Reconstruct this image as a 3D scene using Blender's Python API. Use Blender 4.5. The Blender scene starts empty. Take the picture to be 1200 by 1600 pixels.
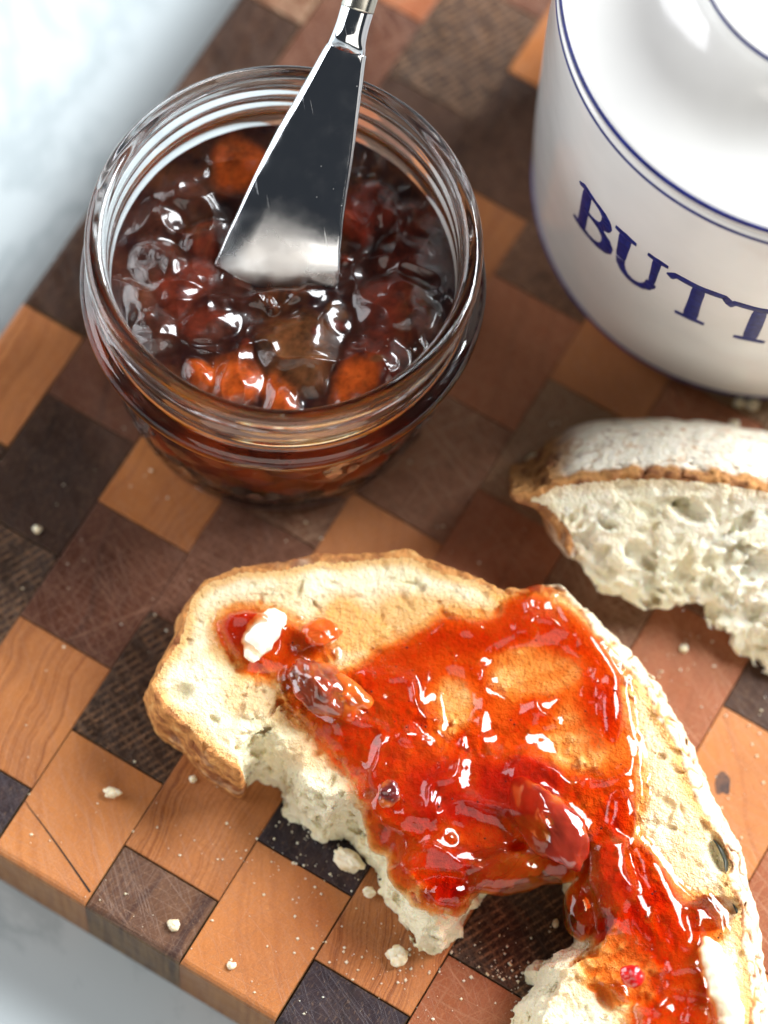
import bpy, math, random
import numpy as np
from mathutils import Matrix, Vector
random.seed(7); rng = np.random.default_rng(7)
S = 0.001                      # everything below is written in millimetres
scn = bpy.context.scene
COL = scn.collection

# ------------------------------------------------------------------ camera
PW, PH, FPX = 1200., 1600., 4838.34
CR = np.array([0.98939697, 0.13605568, 0.05081819])
CU = np.array([-0.14523648, 0.92685441, 0.34618963])
CF = np.array([0.0, 0.34989963, -0.93678719])
CC = np.array([0.0, 0.0, 529.644])
cam = bpy.data.objects.new('camera', bpy.data.cameras.new('camera')); COL.objects.link(cam)
cam.matrix_world = Matrix(((CR[0], CU[0], -CF[0], CC[0]*S), (CR[1], CU[1], -CF[1], CC[1]*S), (CR[2], CU[2], -CF[2], CC[2]*S), (0, 0, 0, 1)))
cam.data.sensor_fit = 'VERTICAL'; cam.data.sensor_height = 24.0; cam.data.sensor_width = 18.0
cam.data.lens = FPX/PH*24.0
cam.data.clip_start = 0.01; cam.data.clip_end = 20
cam.data.dof.use_dof = True; cam.data.dof.focus_distance = 0.528; cam.data.dof.aperture_fstop = 4.7
scn.camera = cam

# ------------------------------------------------------------------ world, lamps, exposure
w = bpy.data.worlds.new('World'); scn.world = w; w.use_nodes = True
w.node_tree.nodes['Background'].inputs[0].default_value = (0.75, 0.85, 1.0, 1)
w.node_tree.nodes['Background'].inputs[1].default_value = 0.04
def area(name, loc, target, sx, sy, power, color):
    L = bpy.data.lights.new(name, 'AREA'); L.shape = 'RECTANGLE'; L.size = sx*S; L.size_y = sy*S
    L.energy = power; L.color = color
    o = bpy.data.objects.new(name, L); COL.objects.link(o)
    o.location = Vector(loc)*S
    o.rotation_euler = (Vector(target)-Vector(loc)).to_track_quat('-Z', 'Y').to_euler()
    return o
area('window_light', (840, 800, 760), (0, 180, 0), 680, 760, 50, (0.93, 0.97, 1.0))
area('side_fill_light', (-1000, 350, 420), (0, 190, 0), 900, 700, 11, (0.94, 0.96, 1.0))  # added fill from the left, no window known there
area('room_fill_light', (150, -1050, 640), (0, 190, 0), 1800, 1000, 10, (1.0, 0.94, 0.86))
scn.view_settings.view_transform = 'Standard'; scn.view_settings.look = 'None'
scn.view_settings.exposure = 0.2; scn.view_settings.gamma = 1.0
scn.render.engine = 'CYCLES'
c = scn.cycles
c.use_denoising = True; c.max_bounces = 16; c.transmission_bounces = 14; c.glossy_bounces = 6; c.diffuse_bounces = 4
c.transparent_max_bounces = 12; c.volume_bounces = 0; c.sample_clamp_indirect = 6.0; c.blur_glossy = 0.3
c.caustics_reflective = False; c.caustics_refractive = True

# ------------------------------------------------------------------ helpers
def P(u, v, z=0.0):
    """point of the place at height z seen at photo pixel (u, v), in mm"""
    d = (u-PW/2)/FPX*CR-(v-PH/2)/FPX*CU+CF
    return CC+d*((z-CC[2])/d[2])
def Pplane(u, v, o, n):
    d = (u-PW/2)/FPX*CR-(v-PH/2)/FPX*CU+CF
    return CC+d*(np.dot(o-CC, n)/np.dot(d, n))
def PX(p):
    d = np.atleast_2d(p)-CC; zz = d@CF
    return PW/2+FPX*(d@CR)/zz, PH/2-FPX*(d@CU)/zz
def mesh(name, V, F, smooth=True, cols=None):
    V = np.asarray(V, dtype=np.float32)*S
    me = bpy.data.meshes.new(name)
    if isinstance(F, np.ndarray):
        n = F.shape[1]; me.vertices.add(len(V)); me.vertices.foreach_set('co', V.ravel())
        me.loops.add(F.size); me.loops.foreach_set('vertex_index', F.ravel().astype(np.int32))
        me.polygons.add(len(F)); me.polygons.foreach_set('loop_start', np.arange(0, F.size, n, dtype=np.int32))
        me.update(calc_edges=True); me.validate()
    else:
        me.from_pydata(V.tolist(), [], F); me.update()
    if smooth: me.polygons.foreach_set('use_smooth', np.ones(len(me.polygons), dtype=bool))
    if cols is not None:
        a = me.color_attributes.new('Col', 'FLOAT_COLOR', 'POINT')
        cc = np.ones((len(V), 4), dtype=np.float32); cc[:, :cols.shape[1]] = cols
        a.data.foreach_set('color', cc.ravel())
    return me
def obj(name, me, mat=None, parent=None, loc=None, rotz=0.0):
    o = bpy.data.objects.new(name, me); COL.objects.link(o)
    if mat is not None:
        me.materials.append(mat) if len(me.materials) == 0 else None
        if me.materials[0] != mat:
            o.material_slots[0].link = 'OBJECT'; o.material_slots[0].material = mat
    if loc is not None: o.location = Vector([float(q) for q in loc])*S
    o.rotation_euler[2] = rotz
    if parent is not None: o.parent = parent
    return o
def tag(o, label=None, cat=None, group=None, kind=None):
    if label: o['label'] = label
    if cat: o['category'] = cat
    if group: o['group'] = group
    if kind: o['kind'] = kind
    return o
def empty(name, label, cat, loc=(0, 0, 0), group=None):
    o = bpy.data.objects.new(name, None); COL.objects.link(o); o.empty_display_size = 0.01
    o.location = Vector([float(q) for q in loc])*S
    return tag(o, label, cat, group)
def lathe(prof, seg=128, rfun=None, closed=False):
    prof = np.array(prof, float); n = len(prof); th = np.arange(seg)*2*np.pi/seg
    R = prof[:, 0][:, None]*np.ones(seg); Z = prof[:, 1][:, None]*np.ones(seg); T = np.ones(n)[:, None]*th
    if rfun is not None: R, Z = rfun(R, Z, T)
    V = np.stack([R*np.cos(T), R*np.sin(T), Z], -1).reshape(-1, 3)
    i = np.arange(n if closed else n-1)[:, None]; j = np.arange(seg)[None]; i2 = (i+1) % n; j2 = (j+1) % seg
    F = np.stack([i*seg+j, i*seg+j2, i2*seg+j2, i2*seg+j], -1).reshape(-1, 4)
    return V, F
def smooth_profile(pts, k=4):
    """Catmull-Rom through (r, z) points"""
    p = np.array(pts, float); out = []
    for i in range(len(p)-1):
        p0 = p[max(i-1, 0)]; p1 = p[i]; p2 = p[i+1]; p3 = p[min(i+2, len(p)-1)]
        for t in np.arange(k)/k:
            out.append(.5*((2*p1)+(-p0+p2)*t+(2*p0-5*p1+4*p2-p3)*t*t+(-p0+3*p1-3*p2+p3)*t**3))
    out.append(p[-1]); return np.array(out)
_T = rng.random((64, 64, 64)).astype(np.float32)
def vn(x, y, z=0.0):
    x, y, z = np.broadcast_arrays(np.asarray(x, float), np.asarray(y, float), np.asarray(z, float))
    xi = np.floor(x).astype(int); yi = np.floor(y).astype(int); zi = np.floor(z).astype(int)
    fx = x-xi; fy = y-yi; fz = z-zi
    fx = fx*fx*(3-2*fx); fy = fy*fy*(3-2*fy); fz = fz*fz*(3-2*fz)
    a = xi & 63; b = yi & 63; c_ = zi & 63; a1 = (a+1) & 63; b1 = (b+1) & 63; c1 = (c_+1) & 63
    l = lambda p, q, t: p+(q-p)*t
    return l(l(l(_T[a, b, c_], _T[a1, b, c_], fx), l(_T[a, b1, c_], _T[a1, b1, c_], fx), fy),
             l(l(_T[a, b, c1], _T[a1, b, c1], fx), l(_T[a, b1, c1], _T[a1, b1, c1], fx), fy), fz)*2-1
def fbm(x, y, z=0.0, o=4, s=1.0):
    r = 0; am = 1; f = 1/s
    for k in range(o):
        r = r+am*vn(x*f+17.3*k, y*f+5.1*k, np.asarray(z)*f+9.7*k); am *= .5; f *= 2.03
    return r/(2-2.0**(1-o))
def ss(a, b, x): t = np.clip((x-a)/(b-a), 0, 1); return t*t*(3-2*t)
def mix(a, b, t): return a+(b-a)*t
def polydist(X, Y, poly, closed=True):
    """signed distance (negative inside), index of the nearest edge and nearest t"""
    poly = np.asarray(poly, float); n = len(poly)
    D = np.full(X.shape, 1e9); I = np.zeros(X.shape, int); ins = np.zeros(X.shape, bool)
    for i in range(n if closed else n-1):
        a = poly[i]; b = poly[(i+1) % n]; e = b-a; L = e@e+1e-12
        t = np.clip(((X-a[0])*e[0]+(Y-a[1])*e[1])/L, 0, 1)
        d = np.hypot(X-a[0]-t*e[0], Y-a[1]-t*e[1]); m = d < D; D[m] = d[m]; I[m] = i
        if closed:
            cnd = ((a[1] > Y) != (b[1] > Y))
            xx = a[0]+(Y-a[1])*(e[0])/(e[1] if abs(e[1]) > 1e-9 else 1e-9); ins ^= cnd & (X < xx)
    return (np.where(ins, -D, D) if closed else D), I
def surface_nets(F, org, h):
    nx, ny, nz = F.shape; s = F < 0
    cell = np.zeros((nx-1, ny-1, nz-1), np.uint8)
    for a in (0, 1):
        for b in (0, 1):
            for c_ in (0, 1): cell += s[a:nx-1+a, b:ny-1+b, c_:nz-1+c_]
    act = np.argwhere((cell > 0) & (cell < 8)); idx = np.full(cell.shape, -1, np.int64)
    idx[act[:, 0], act[:, 1], act[:, 2]] = np.arange(len(act))
    acc = np.zeros((len(act), 3)); cnt = np.zeros(len(act)); cs = [(a, b, c_) for a in (0, 1) for b in (0, 1) for c_ in (0, 1)]
    val = {k: F[act[:, 0]+k[0], act[:, 1]+k[1], act[:, 2]+k[2]] for k in cs}
    for k in cs:
        for ax in range(3):
            if k[ax] == 0:
                k2 = list(k); k2[ax] = 1; k2 = tuple(k2); v1, v2 = val[k], val[k2]
                m = (v1 < 0) != (v2 < 0); t = np.where(m, v1/np.where(m, v1-v2, 1), 0)
                pos = np.tile(np.array(k, float), (len(act), 1)); pos[:, ax] = t
                acc[m] += pos[m]; cnt[m] += 1
    V = (act+acc/cnt[:, None])*h+np.array(org)
    Q = []
    for ax in range(3):
        o1, o2 = [(1, 2), (2, 0), (0, 1)][ax]
        sl = [slice(1, -1)]*3; sl[ax] = slice(0, -1); s1 = s[tuple(sl)]
        sl2 = list(sl); sl2[ax] = slice(1, None); s2 = s[tuple(sl2)]
        e = np.argwhere(s1 != s2); fl = s1[e[:, 0], e[:, 1], e[:, 2]]
        base = e.copy(); base[:, o1] += 1; base[:, o2] += 1
        def g(d1, d2):
            q = base.copy(); q[:, o1] += d1; q[:, o2] += d2; return idx[q[:, 0], q[:, 1], q[:, 2]]
        q = np.stack([g(-1, -1), g(0, -1), g(0, 0), g(-1, 0)], -1)
        q[~fl] = q[~fl][:, ::-1]; Q.append(q)
    Q = np.concatenate(Q); return V, Q[(Q >= 0).all(1)]
def submesh(V, F, keep):
    f = F[keep]; u, inv = np.unique(f, return_inverse=True); return V[u], inv.reshape(f.shape), u

# ------------------------------------------------------------------ materials
class NT:
    def __init__(s, name):
        s.m = bpy.data.materials.new(name); s.m.use_nodes = True; s.t = s.m.node_tree; s.t.nodes.clear()
        s.out = s.n('ShaderNodeOutputMaterial'); s.b = s.n('ShaderNodeBsdfPrincipled'); s.l(s.b.outputs[0], s.out.inputs[0])
    def n(s, k, **a):
        q = s.t.nodes.new(k)
        for x, y in a.items(): setattr(q, x, y)
        return q
    def l(s, a, b): s.t.links.new(a, b)
    def set(s, **a):
        for k, v in a.items():
            i = s.b.inputs[k.replace('_', ' ')]
            if hasattr(v, 'is_output'): s.l(v, i)
            else: i.default_value = v
        return s
    def co(s, world=False, off=None, scale=1000.0, rot=(0, 0, 0), sc=(1, 1, 1)):
        if world: v = s.n('ShaderNodeNewGeometry').outputs['Position']
        else: v = s.n('ShaderNodeTexCoord').outputs['Object']
        m = s.n('ShaderNodeMapping'); m.vector_type = 'POINT'
        m.inputs['Scale'].default_value = [scale*k for k in sc]; m.inputs['Rotation'].default_value = rot
        if rot != (0, 0, 0) and sc != (1, 1, 1):
            m.inputs['Scale'].default_value = (scale,)*3
            m2 = s.n('ShaderNodeMapping'); m2.inputs['Scale'].default_value = sc; s.l(v, m.inputs[0]); s.l(m.outputs[0], m2.inputs[0]); r = m2.outputs[0]
        else:
            s.l(v, m.inputs[0]); r = m.outputs[0]
        if off is not None:
            ad = s.n('ShaderNodeVectorMath', operation='ADD'); s.l(r, ad.inputs[0]); s.l(off, ad.inputs[1]); r = ad.outputs[0]
        return r
    def noise(s, v, scale, detail=3, rough=.5, dist=0.0, out=0):
        q = s.n('ShaderNodeTexNoise'); s.l(v, q.inputs['Vector']); q.inputs['Scale'].default_value = scale
        q.inputs['Detail'].default_value = detail; q.inputs['Roughness'].default_value = rough; q.inputs['Distortion'].default_value = dist
        return q.outputs[out]
    def ramp(s, f, *st, interp='LINEAR'):
        q = s.n('ShaderNodeValToRGB'); s.l(f, q.inputs[0]); q.color_ramp.interpolation = interp; e = q.color_ramp.elements
        while len(e) < len(st): e.new(.5)
        for k, (p, c_) in enumerate(st):
            e[k].position = p; e[k].color = (c_, c_, c_, 1) if isinstance(c_, (int, float)) else tuple(c_)+(1,)
        return q.outputs[0]
    def mx(s, f, a, b, mode='MIX'):
        q = s.n('ShaderNodeMix', data_type='RGBA', blend_type=mode)
        for i, v in ((0, f), (6, a), (7, b)):
            if hasattr(v, 'is_output'): s.l(v, q.inputs[i])
            elif isinstance(v, (int, float)): q.inputs[i].default_value = v if i == 0 else (v, v, v, 1)
            else: q.inputs[i].default_value = tuple(v)+(1,)
        return q.outputs[2]
    def math(s, op, a, b=0.0, c_=None):
        q = s.n('ShaderNodeMath', operation=op)
        for i, v in enumerate((a, b) if c_ is None else (a, b, c_)):
            if hasattr(v, 'is_output'): s.l(v, q.inputs[i])
            else: q.inputs[i].default_value = v
        return q.outputs[0]
    def bump(s, h, dist, strength=1.0):
        q = s.n('ShaderNodeBump'); q.inputs['Distance'].default_value = dist*S; q.inputs['Strength'].default_value = strength
        s.l(h, q.inputs['Height']); s.l(q.outputs[0], s.b.inputs['Normal']); return q
    def attr(s, n='Col', out='Color'):
        q = s.n('ShaderNodeAttribute', attribute_name=n); return q.outputs[out]

PSI = -0.4001                                     # the board's turn on the table
def scratches(t, vw, lo=.61, hi=.655):
    """fine knife cuts all over the board, in three main directions"""
    r = None
    for k, (ang, sx, sy) in enumerate(((.35, .028, 2.6), (1.15, .035, 2.9), (-.55, .03, 2.3), (2.0, .04, 3.0), (.8, .02, 1.7))):
        q = t.co(world=True, rot=(0, 0, ang), sc=(sx, sy, 1.0))
        n_ = t.noise(q, 1.0, 1.5, .4, .25)
        a = t.ramp(n_, (lo, 0.0), (hi, 1.0), (hi+.012, .2))
        r = a if r is None else t.math('MAXIMUM', r, a)
    return r
def wood(name, cA, cB, ring=1.6, ringc=.5, pore=(0.02, 0.012, 0.008), porec=.25, mesh_=0.0, scr=.35, scc=(.42, .28, .20), ang=-1.35, curve=140., rough=.42):
    t = NT(name)
    info = t.n('ShaderNodeObjectInfo').outputs['Random']
    off = t.n('ShaderNodeCombineXYZ'); t.l(t.math('MULTIPLY', info, 730.), off.inputs[0]); t.l(t.math('MULTIPLY', info, 391.), off.inputs[1]); t.l(t.math('MULTIPLY', info, 97.), off.inputs[2])
    v = t.co(off=off.outputs[0])
    # growth rings: distance from a far-off pith, a little wavy
    pc = t.n('ShaderNodeCombineXYZ')
    t.l(t.math('ADD', t.math('MULTIPLY', info, 26.), -13-curve*math.sin(ang)), pc.inputs[0]); t.l(t.math('ADD', t.math('MULTIPLY', info, -30.), 15+curve*math.cos(ang)), pc.inputs[1])
    raw = t.co(sc=(1, 1, .02))
    dd = t.n('ShaderNodeVectorMath', operation='DISTANCE'); t.l(raw, dd.inputs[0]); t.l(pc.outputs[0], dd.inputs[1])
    wob = t.noise(v, .07, 2, .5); wob2 = t.noise(v, .6, 2, .5)
    rr = t.math('ADD', dd.outputs['Value'], t.math('ADD', t.math('MULTIPLY', wob, 6.0), t.math('MULTIPLY', wob2, .22)))
    rv = t.n('ShaderNodeCombineXYZ'); t.l(rr, rv.inputs[0]); t.l(t.math('MULTIPLY', info, 50.), rv.inputs[1])
    rn = t.noise(rv.outputs[0], 1/ring, 2.5, .6)
    rings = t.ramp(rn, (.34, 1.0), (.47, .15), (.56, 0.0), (.70, .9))
    base = t.mx(t.math('MULTIPLY', rings, ringc), cA, cB)
    patch = t.noise(v, .055, 3, .55)
    base = t.mx(t.ramp(patch, (.3, .55), (.7, 0.0)), base, cB)
    # pores: little dark dots
    vo = t.n('ShaderNodeTexVoronoi'); t.l(v, vo.inputs['Vector']); vo.inputs['Scale'].default_value = 2.2
    po = t.ramp(vo.outputs['Distance'], (.12, 1.0), (.24, 0.0))
    po = t.math('MULTIPLY', po, t.ramp(t.noise(v, .9, 2), (.45, 0.0), (.6, 1.0)))
    base = t.mx(t.math('MULTIPLY', po, porec), base, pore)
    h = t.math('MULTIPLY', po, -.6)
    if mesh_ > 0:                                   # open end grain with pale rays crossing dark early wood
        vg = t.co(rot=(0, 0, ang+.35)); wv = t.n('ShaderNodeTexWave'); t.l(vg, wv.inputs[0]); wv.bands_direction = 'X'
        wv.inputs['Scale'].default_value = .23; wv.inputs['Distortion'].default_value = 1.5; wv.inputs['Detail'].default_value = 3; wv.inputs['Detail Scale'].default_value = .35; wv.inputs['Detail Roughness'].default_value = .6
        vg2 = t.co(rot=(0, 0, ang+.30)); wv2 = t.n('ShaderNodeTexWave'); t.l(vg2, wv2.inputs[0]); wv2.bands_direction = 'Y'
        wv2.inputs['Scale'].default_value = .12; wv2.inputs['Distortion'].default_value = 2.5; wv2.inputs['Detail'].default_value = 2; wv2.inputs['Detail Scale'].default_value = .3
        g = t.math('MAXIMUM', t.ramp(wv.outputs['Fac'], (.45, 0.0), (.98, 1.0)), t.ramp(wv2.outputs['Fac'], (.78, 0.0), (1.0, .6)))
        g = t.math('MULTIPLY', g, t.ramp(t.noise(v, .35, 3), (.35, .0), (.62, 1.0)))
        g = t.math('MULTIPLY', g, t.ramp(t.noise(v, 3.0, 2), (.35, .2), (.6, 1.0)))
        base = t.mx(t.math('MULTIPLY', g, mesh_), base, (.33, .17, .085)); h = t.math('ADD', h, t.math('MULTIPLY', g, .7))
    sc_ = scratches(t, None)
    pz = t.co(world=True)
    wear = t.ramp(t.noise(pz, .022, 2), (.38, .35), (.62, 1.0))
    base = t.mx(t.math('MULTIPLY', t.math('MULTIPLY', sc_, wear), scr), base, scc)
    haze_ = t.math('MULTIPLY', t.ramp(t.noise(pz, .030, 4, .65), (.42, 0.0), (.66, 1.0)), t.ramp(t.noise(pz, .9, 3, .7), (.3, .4), (.65, 1.0)))
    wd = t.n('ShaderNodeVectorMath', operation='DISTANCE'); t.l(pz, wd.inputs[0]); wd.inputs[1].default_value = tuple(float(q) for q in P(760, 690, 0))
    worn_sheen = t.math('MULTIPLY', t.ramp(t.math('MULTIPLY', t.math('ADD', wd.outputs['Value'], t.math('MULTIPLY', t.noise(pz, .035, 4, .6), 50.)), .01), (.40, 1.0), (1.0, 0.0)), t.ramp(t.noise(pz, .5, 4, .7), (.3, .35), (.65, 1.0)))
    base = t.mx(t.math('MULTIPLY', worn_sheen, .38), base, (.46, .215, .12))  # pale sheen over the mid board painted into the colour, along with wear
    base = t.mx(t.math('MULTIPLY', haze_, .09), base, (.46, .22, .12))
    dots = t.ramp(t.noise(t.co(off=off.outputs[0], sc=(2.6, .9, 1)), 1.0, 2, .6), (.56, 0.0), (.72, 1.0))
    base = t.mx(t.math('MULTIPLY', dots, .22), base, cA); base = t.mx(t.math('MULTIPLY', dots, .10), base, (.70, .42, .22))
    fine = t.noise(v, 5.0, 2)
    base = t.mx(.14, base, t.ramp(fine, (.3, 0.0), (.7, 1.0)), 'OVERLAY')
    dust = t.ramp(t.noise(pz, 1.6, 3, .6), (.66, 0.0), (.76, 1.0))
    base = t.mx(t.math('MULTIPLY', dust, .16), base, (.55, .46, .38))
    ro = t.ramp(t.noise(pz, .12, 4, .6), (.3, rough-.07), (.7, rough+.13))
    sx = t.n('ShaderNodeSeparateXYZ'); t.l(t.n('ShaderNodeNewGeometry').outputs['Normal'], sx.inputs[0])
    lg = t.noise(t.co(sc=(1, 1, .06)), .8, 3)                       # dull long grain on the board's sides, with their shade painted in too
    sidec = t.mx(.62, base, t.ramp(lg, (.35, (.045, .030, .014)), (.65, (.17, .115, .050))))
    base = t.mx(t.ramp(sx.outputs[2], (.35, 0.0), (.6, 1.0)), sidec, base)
    t.set(Base_Color=base, Roughness=ro, Specular_IOR_Level=.24)
    h = t.math('ADD', h, t.math('MULTIPLY', sc_, -.8)); h = t.math('ADD', h, t.math('MULTIPLY', fine, .25))
    t.bump(t.math('ADD', h, t.math('MULTIPLY', rings, .25)), .05, .8)
    return t.m
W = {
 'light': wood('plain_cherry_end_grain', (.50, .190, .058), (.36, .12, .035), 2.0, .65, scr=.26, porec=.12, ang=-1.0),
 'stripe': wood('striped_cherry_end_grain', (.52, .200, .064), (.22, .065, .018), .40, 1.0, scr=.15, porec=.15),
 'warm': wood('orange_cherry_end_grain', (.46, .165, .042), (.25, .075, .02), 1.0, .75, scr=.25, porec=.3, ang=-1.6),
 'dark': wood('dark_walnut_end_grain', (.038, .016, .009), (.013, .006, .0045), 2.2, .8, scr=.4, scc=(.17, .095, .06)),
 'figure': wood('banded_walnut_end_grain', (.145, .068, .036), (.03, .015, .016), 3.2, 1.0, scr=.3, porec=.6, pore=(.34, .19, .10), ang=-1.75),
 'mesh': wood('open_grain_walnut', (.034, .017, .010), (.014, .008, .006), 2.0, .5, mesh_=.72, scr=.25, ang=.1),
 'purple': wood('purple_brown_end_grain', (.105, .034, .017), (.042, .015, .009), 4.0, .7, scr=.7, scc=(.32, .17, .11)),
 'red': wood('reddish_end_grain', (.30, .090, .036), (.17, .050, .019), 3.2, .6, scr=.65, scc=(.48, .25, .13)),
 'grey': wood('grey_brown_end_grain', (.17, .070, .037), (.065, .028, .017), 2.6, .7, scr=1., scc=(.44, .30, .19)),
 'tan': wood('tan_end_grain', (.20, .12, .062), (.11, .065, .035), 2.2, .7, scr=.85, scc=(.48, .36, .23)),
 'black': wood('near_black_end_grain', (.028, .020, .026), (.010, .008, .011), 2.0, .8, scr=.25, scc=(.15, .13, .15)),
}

# ------------------------------------------------------------------ marble counter
def marble():
    t = NT('white_marble'); v = t.co(world=True)
    wv = t.noise(v, .009, 6, .62, 1.4); wide = t.ramp(wv, (.455, 0.0), (.50, 1.0), (.54, 0.0))
    n2 = t.noise(v, .004, 4, .5)
    b = t.mx(t.math('MULTIPLY', wide, .42), (.50, .55, .565), (.25, .30, .32))
    b = t.mx(t.ramp(n2, (.4, 0.0), (.65, .30)), b, (.38, .44, .46))
    t.set(Base_Color=b, Roughness=.34, Specular_IOR_Level=.3); return t.m
V = np.array([(-1500, -1200, -22), (1500, -1200, -22), (1500, 1800, -22), (-1500, 1800, -22)], float)
tag(obj('countertop', mesh('countertop', V, [(0, 1, 2, 3)], False), marble()), 'white marble countertop with soft grey veins under the cutting board', None, None, 'structure')

# ------------------------------------------------------------------ cutting board, block by block
TH = 21.6
AX = np.array([math.cos(PSI), math.sin(PSI)]); BX = np.array([-AX[1], AX[0]])
def AB(a, b): return AX*a+BX*b
board = empty('cutting_board', 'checkered end-grain wooden cutting board of light and dark blocks on the marble', 'cutting board', (*AB(-60, 200), -TH))
bl = [-155.8, -141.9, -122.5, -103.2, -83.9, -64.7, -45.2, -25.8, -6.4, 13.0, 32.4, 51.8, 71.2, 90.6, 110.0]
def block_mesh(wa, wb, edge):
    """a block with eased top edges; 'edge' = the outer sides that are rounded over"""
    g = .06; ch = .22
    x0, x1, y0, y1 = -wa/2+g, wa/2-g, -wb/2+g, wb/2-g
    def insets(k):                                  # k: 0 bottom .. top steps
        return k
    rows = []
    prof = [(0, -TH/2), (0, TH/2-1.3), (.28, TH/2-.62), (.75, TH/2-.2), (1.3, TH/2)] if edge else [(0, -TH/2), (0, TH/2-ch), (ch*.5, TH/2-ch*.3), (ch, TH/2)]
    for (i_, z) in prof:
        f = min(1.0, ch/1.3) if edge else 1.0
        ix0 = i_ if 'l' in edge else i_*f; iy0 = i_ if 'f' in edge else i_*f; ii = i_*f
        rows.append([(x0+ix0, y0+iy0, z), (x1-ii, y0+iy0, z), (x1-ii, y1-ii, z), (x0+ix0, y1-ii, z)])
    V = [p for r in rows for p in r]; F = []
    for k in range(len(rows)-1):
        for j in range(4): F.append((k*4+j, k*4+(j+1) % 4, (k+1)*4+(j+1) % 4, (k+1)*4+j))
    F.append(tuple(range(len(V)-4, len(V)))); F.append((3, 2, 1, 0))
    return mesh('wood_block', V, F, False)
cache = {}
KIND = {  # (strip, first half-step of the block above b = 92) -> wood, read off the board
 (-1, 3): 'dark', (-1, 5): 'stripe', (-1, 7): 'dark', (-1, 9): 'purple', (-1, 11): 'dark', (-1, 1): 'purple', (-1, 0): 'figure',
 (0, 0): 'light', (0, 2): 'mesh', (0, 4): 'dark', (0, 6): 'purple', (0, 8): 'dark', (0, 10): 'mesh', (0, 12): 'purple', (0, 14): 'red',
 (1, 0): 'black', (1, 1): 'stripe', (1, 3): 'purple', (1, 5): 'warm', (1, 7): 'purple', (1, 9): 'red', (1, 11): 'dark', (1, 13): 'mesh', (1, 15): 'purple',
 (2, 0): 'light', (2, 2): 'mesh', (2, 4): 'purple', (2, 6): 'grey', (2, 8): 'purple', (2, 10): 'warm', (2, 12): 'dark', (2, 14): 'warm', (2, 16): 'purple',
 (3, 0): 'figure', (3, 1): 'stripe', (3, 3): 'dark', (3, 5): 'light', (3, 7): 'grey', (3, 9): 'red', (3, 11): 'mesh', (3, 13): 'dark', (3, 15): 'warm',
 (4, 0): 'light', (4, 2): 'black', (4, 4): 'warm', (4, 6): 'red', (4, 8): 'tan', (4, 10): 'light', (4, 12): 'mesh',
 (5, 0): 'black', (5, 1): 'stripe', (5, 3): 'purple', (5, 5): 'red', (5, 7): 'grey', (5, 9): 'red', (5, 11): 'tan',
 (6, 0): 'red', (6, 2): 'mesh', (6, 4): 'stripe', (6, 6): 'red', (6, 8): 'grey', (6, 10): 'tan',
 (7, 0): 'stripe', (7, 1): 'dark', (7, 3): 'red', (7, 5): 'light', (7, 7): 'dark', (7, 9): 'light', (7, 11): 'red',
 (8, 0): 'dark', (8, 2): 'light', (8, 4): 'red', (8, 6): 'warm', (8, 8): 'tan', (8, 10): 'red'}
order = ['dark', 'light', 'purple', 'stripe', 'red', 'mesh', 'warm', 'grey']
half = 12.93
for s_ in range(-1, 13):
    a0, a1 = bl[s_+1], bl[s_+2]
    starts = list(range(0, 19, 2)) if s_ % 2 == 0 else [0]+list(range(1, 19, 2))
    for k in starts:
        n = 1 if (s_ % 2 and k == 0) else 2
        kind = KIND.get((s_, k)) or order[(s_*3+k*5+(k*k) % 7) % len(order)]
        edge = ('l' if s_ == -1 else '')+('f' if k == 0 else '')
        key = (round(a1-a0), n, edge)
        if key not in cache: cache[key] = block_mesh(a1-a0, n*half, edge)
        b0 = 92.0+k*half; ctr = AB((a0+a1)/2, b0+n*half/2)
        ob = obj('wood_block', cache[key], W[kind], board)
        turn = math.pi if (not edge and (k*7+s_*3) % 3 == 0) else 0
        dz = random.uniform(-.05, .02)
        cb = AB(-60, 200)
        ob.location = Vector((ctr[0]-cb[0], ctr[1]-cb[1], TH/2+dz))*S; ob.rotation_euler[2] = PSI+turn

# the crack in the corner block
def strip_tube(name, pts, r, mat, parent=None, sides=6):
    pts = np.array(pts, float); n = len(pts); V = []; F = []
    for i in range(n):
        d = pts[min(i+1, n-1)]-pts[max(i-1, 0)]; d /= np.linalg.norm(d)+1e-9
        u = np.cross(d, (0, 0, 1.0)); u = u/np.linalg.norm(u) if np.linalg.norm(u) > 1e-6 else np.array([1., 0, 0]); w_ = np.cross(u, d)
        rr = r[i] if hasattr(r, '__len__') else r
        for j in range(sides):
            th = 2*math.pi*j/sides; V.append(pts[i]+rr*(math.cos(th)*u+math.sin(th)*w_))
    for i in range(n-1):
        for j in range(sides): F.append((i*sides+j, i*sides+(j+1) % sides, (i+1)*sides+(j+1) % sides, (i+1)*sides+j))
    F.append(tuple(range(sides))[::-1]); F.append(tuple(range((n-1)*sides, n*sides)))
    return V, F
t = NT('crack_in_wood'); t.set(Base_Color=(.02, .01, .006, 1), Roughness=.9); crackm = t.m
def groove(pts, wd):
    V = []; F = []
    for i, (u, v) in enumerate(pts):
        q = P(u, v, .04); a = np.array(P(*pts[max(i-1, 0)], .04)); b = np.array(P(*pts[min(i+1, len(pts)-1)], .04)); d = (b-a)/np.linalg.norm(b-a); n_ = np.array([-d[1], d[0], 0])
        V += [q+n_*wd[i]/2, q-n_*wd[i]/2]
    for i in range(len(pts)-1): F.append((2*i, 2*i+1, 2*i+3, 2*i+2))
    o = obj('crack', mesh('crack', V, F, False), crackm, board); o.data.transform(Matrix.Translation(-board.location))
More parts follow.
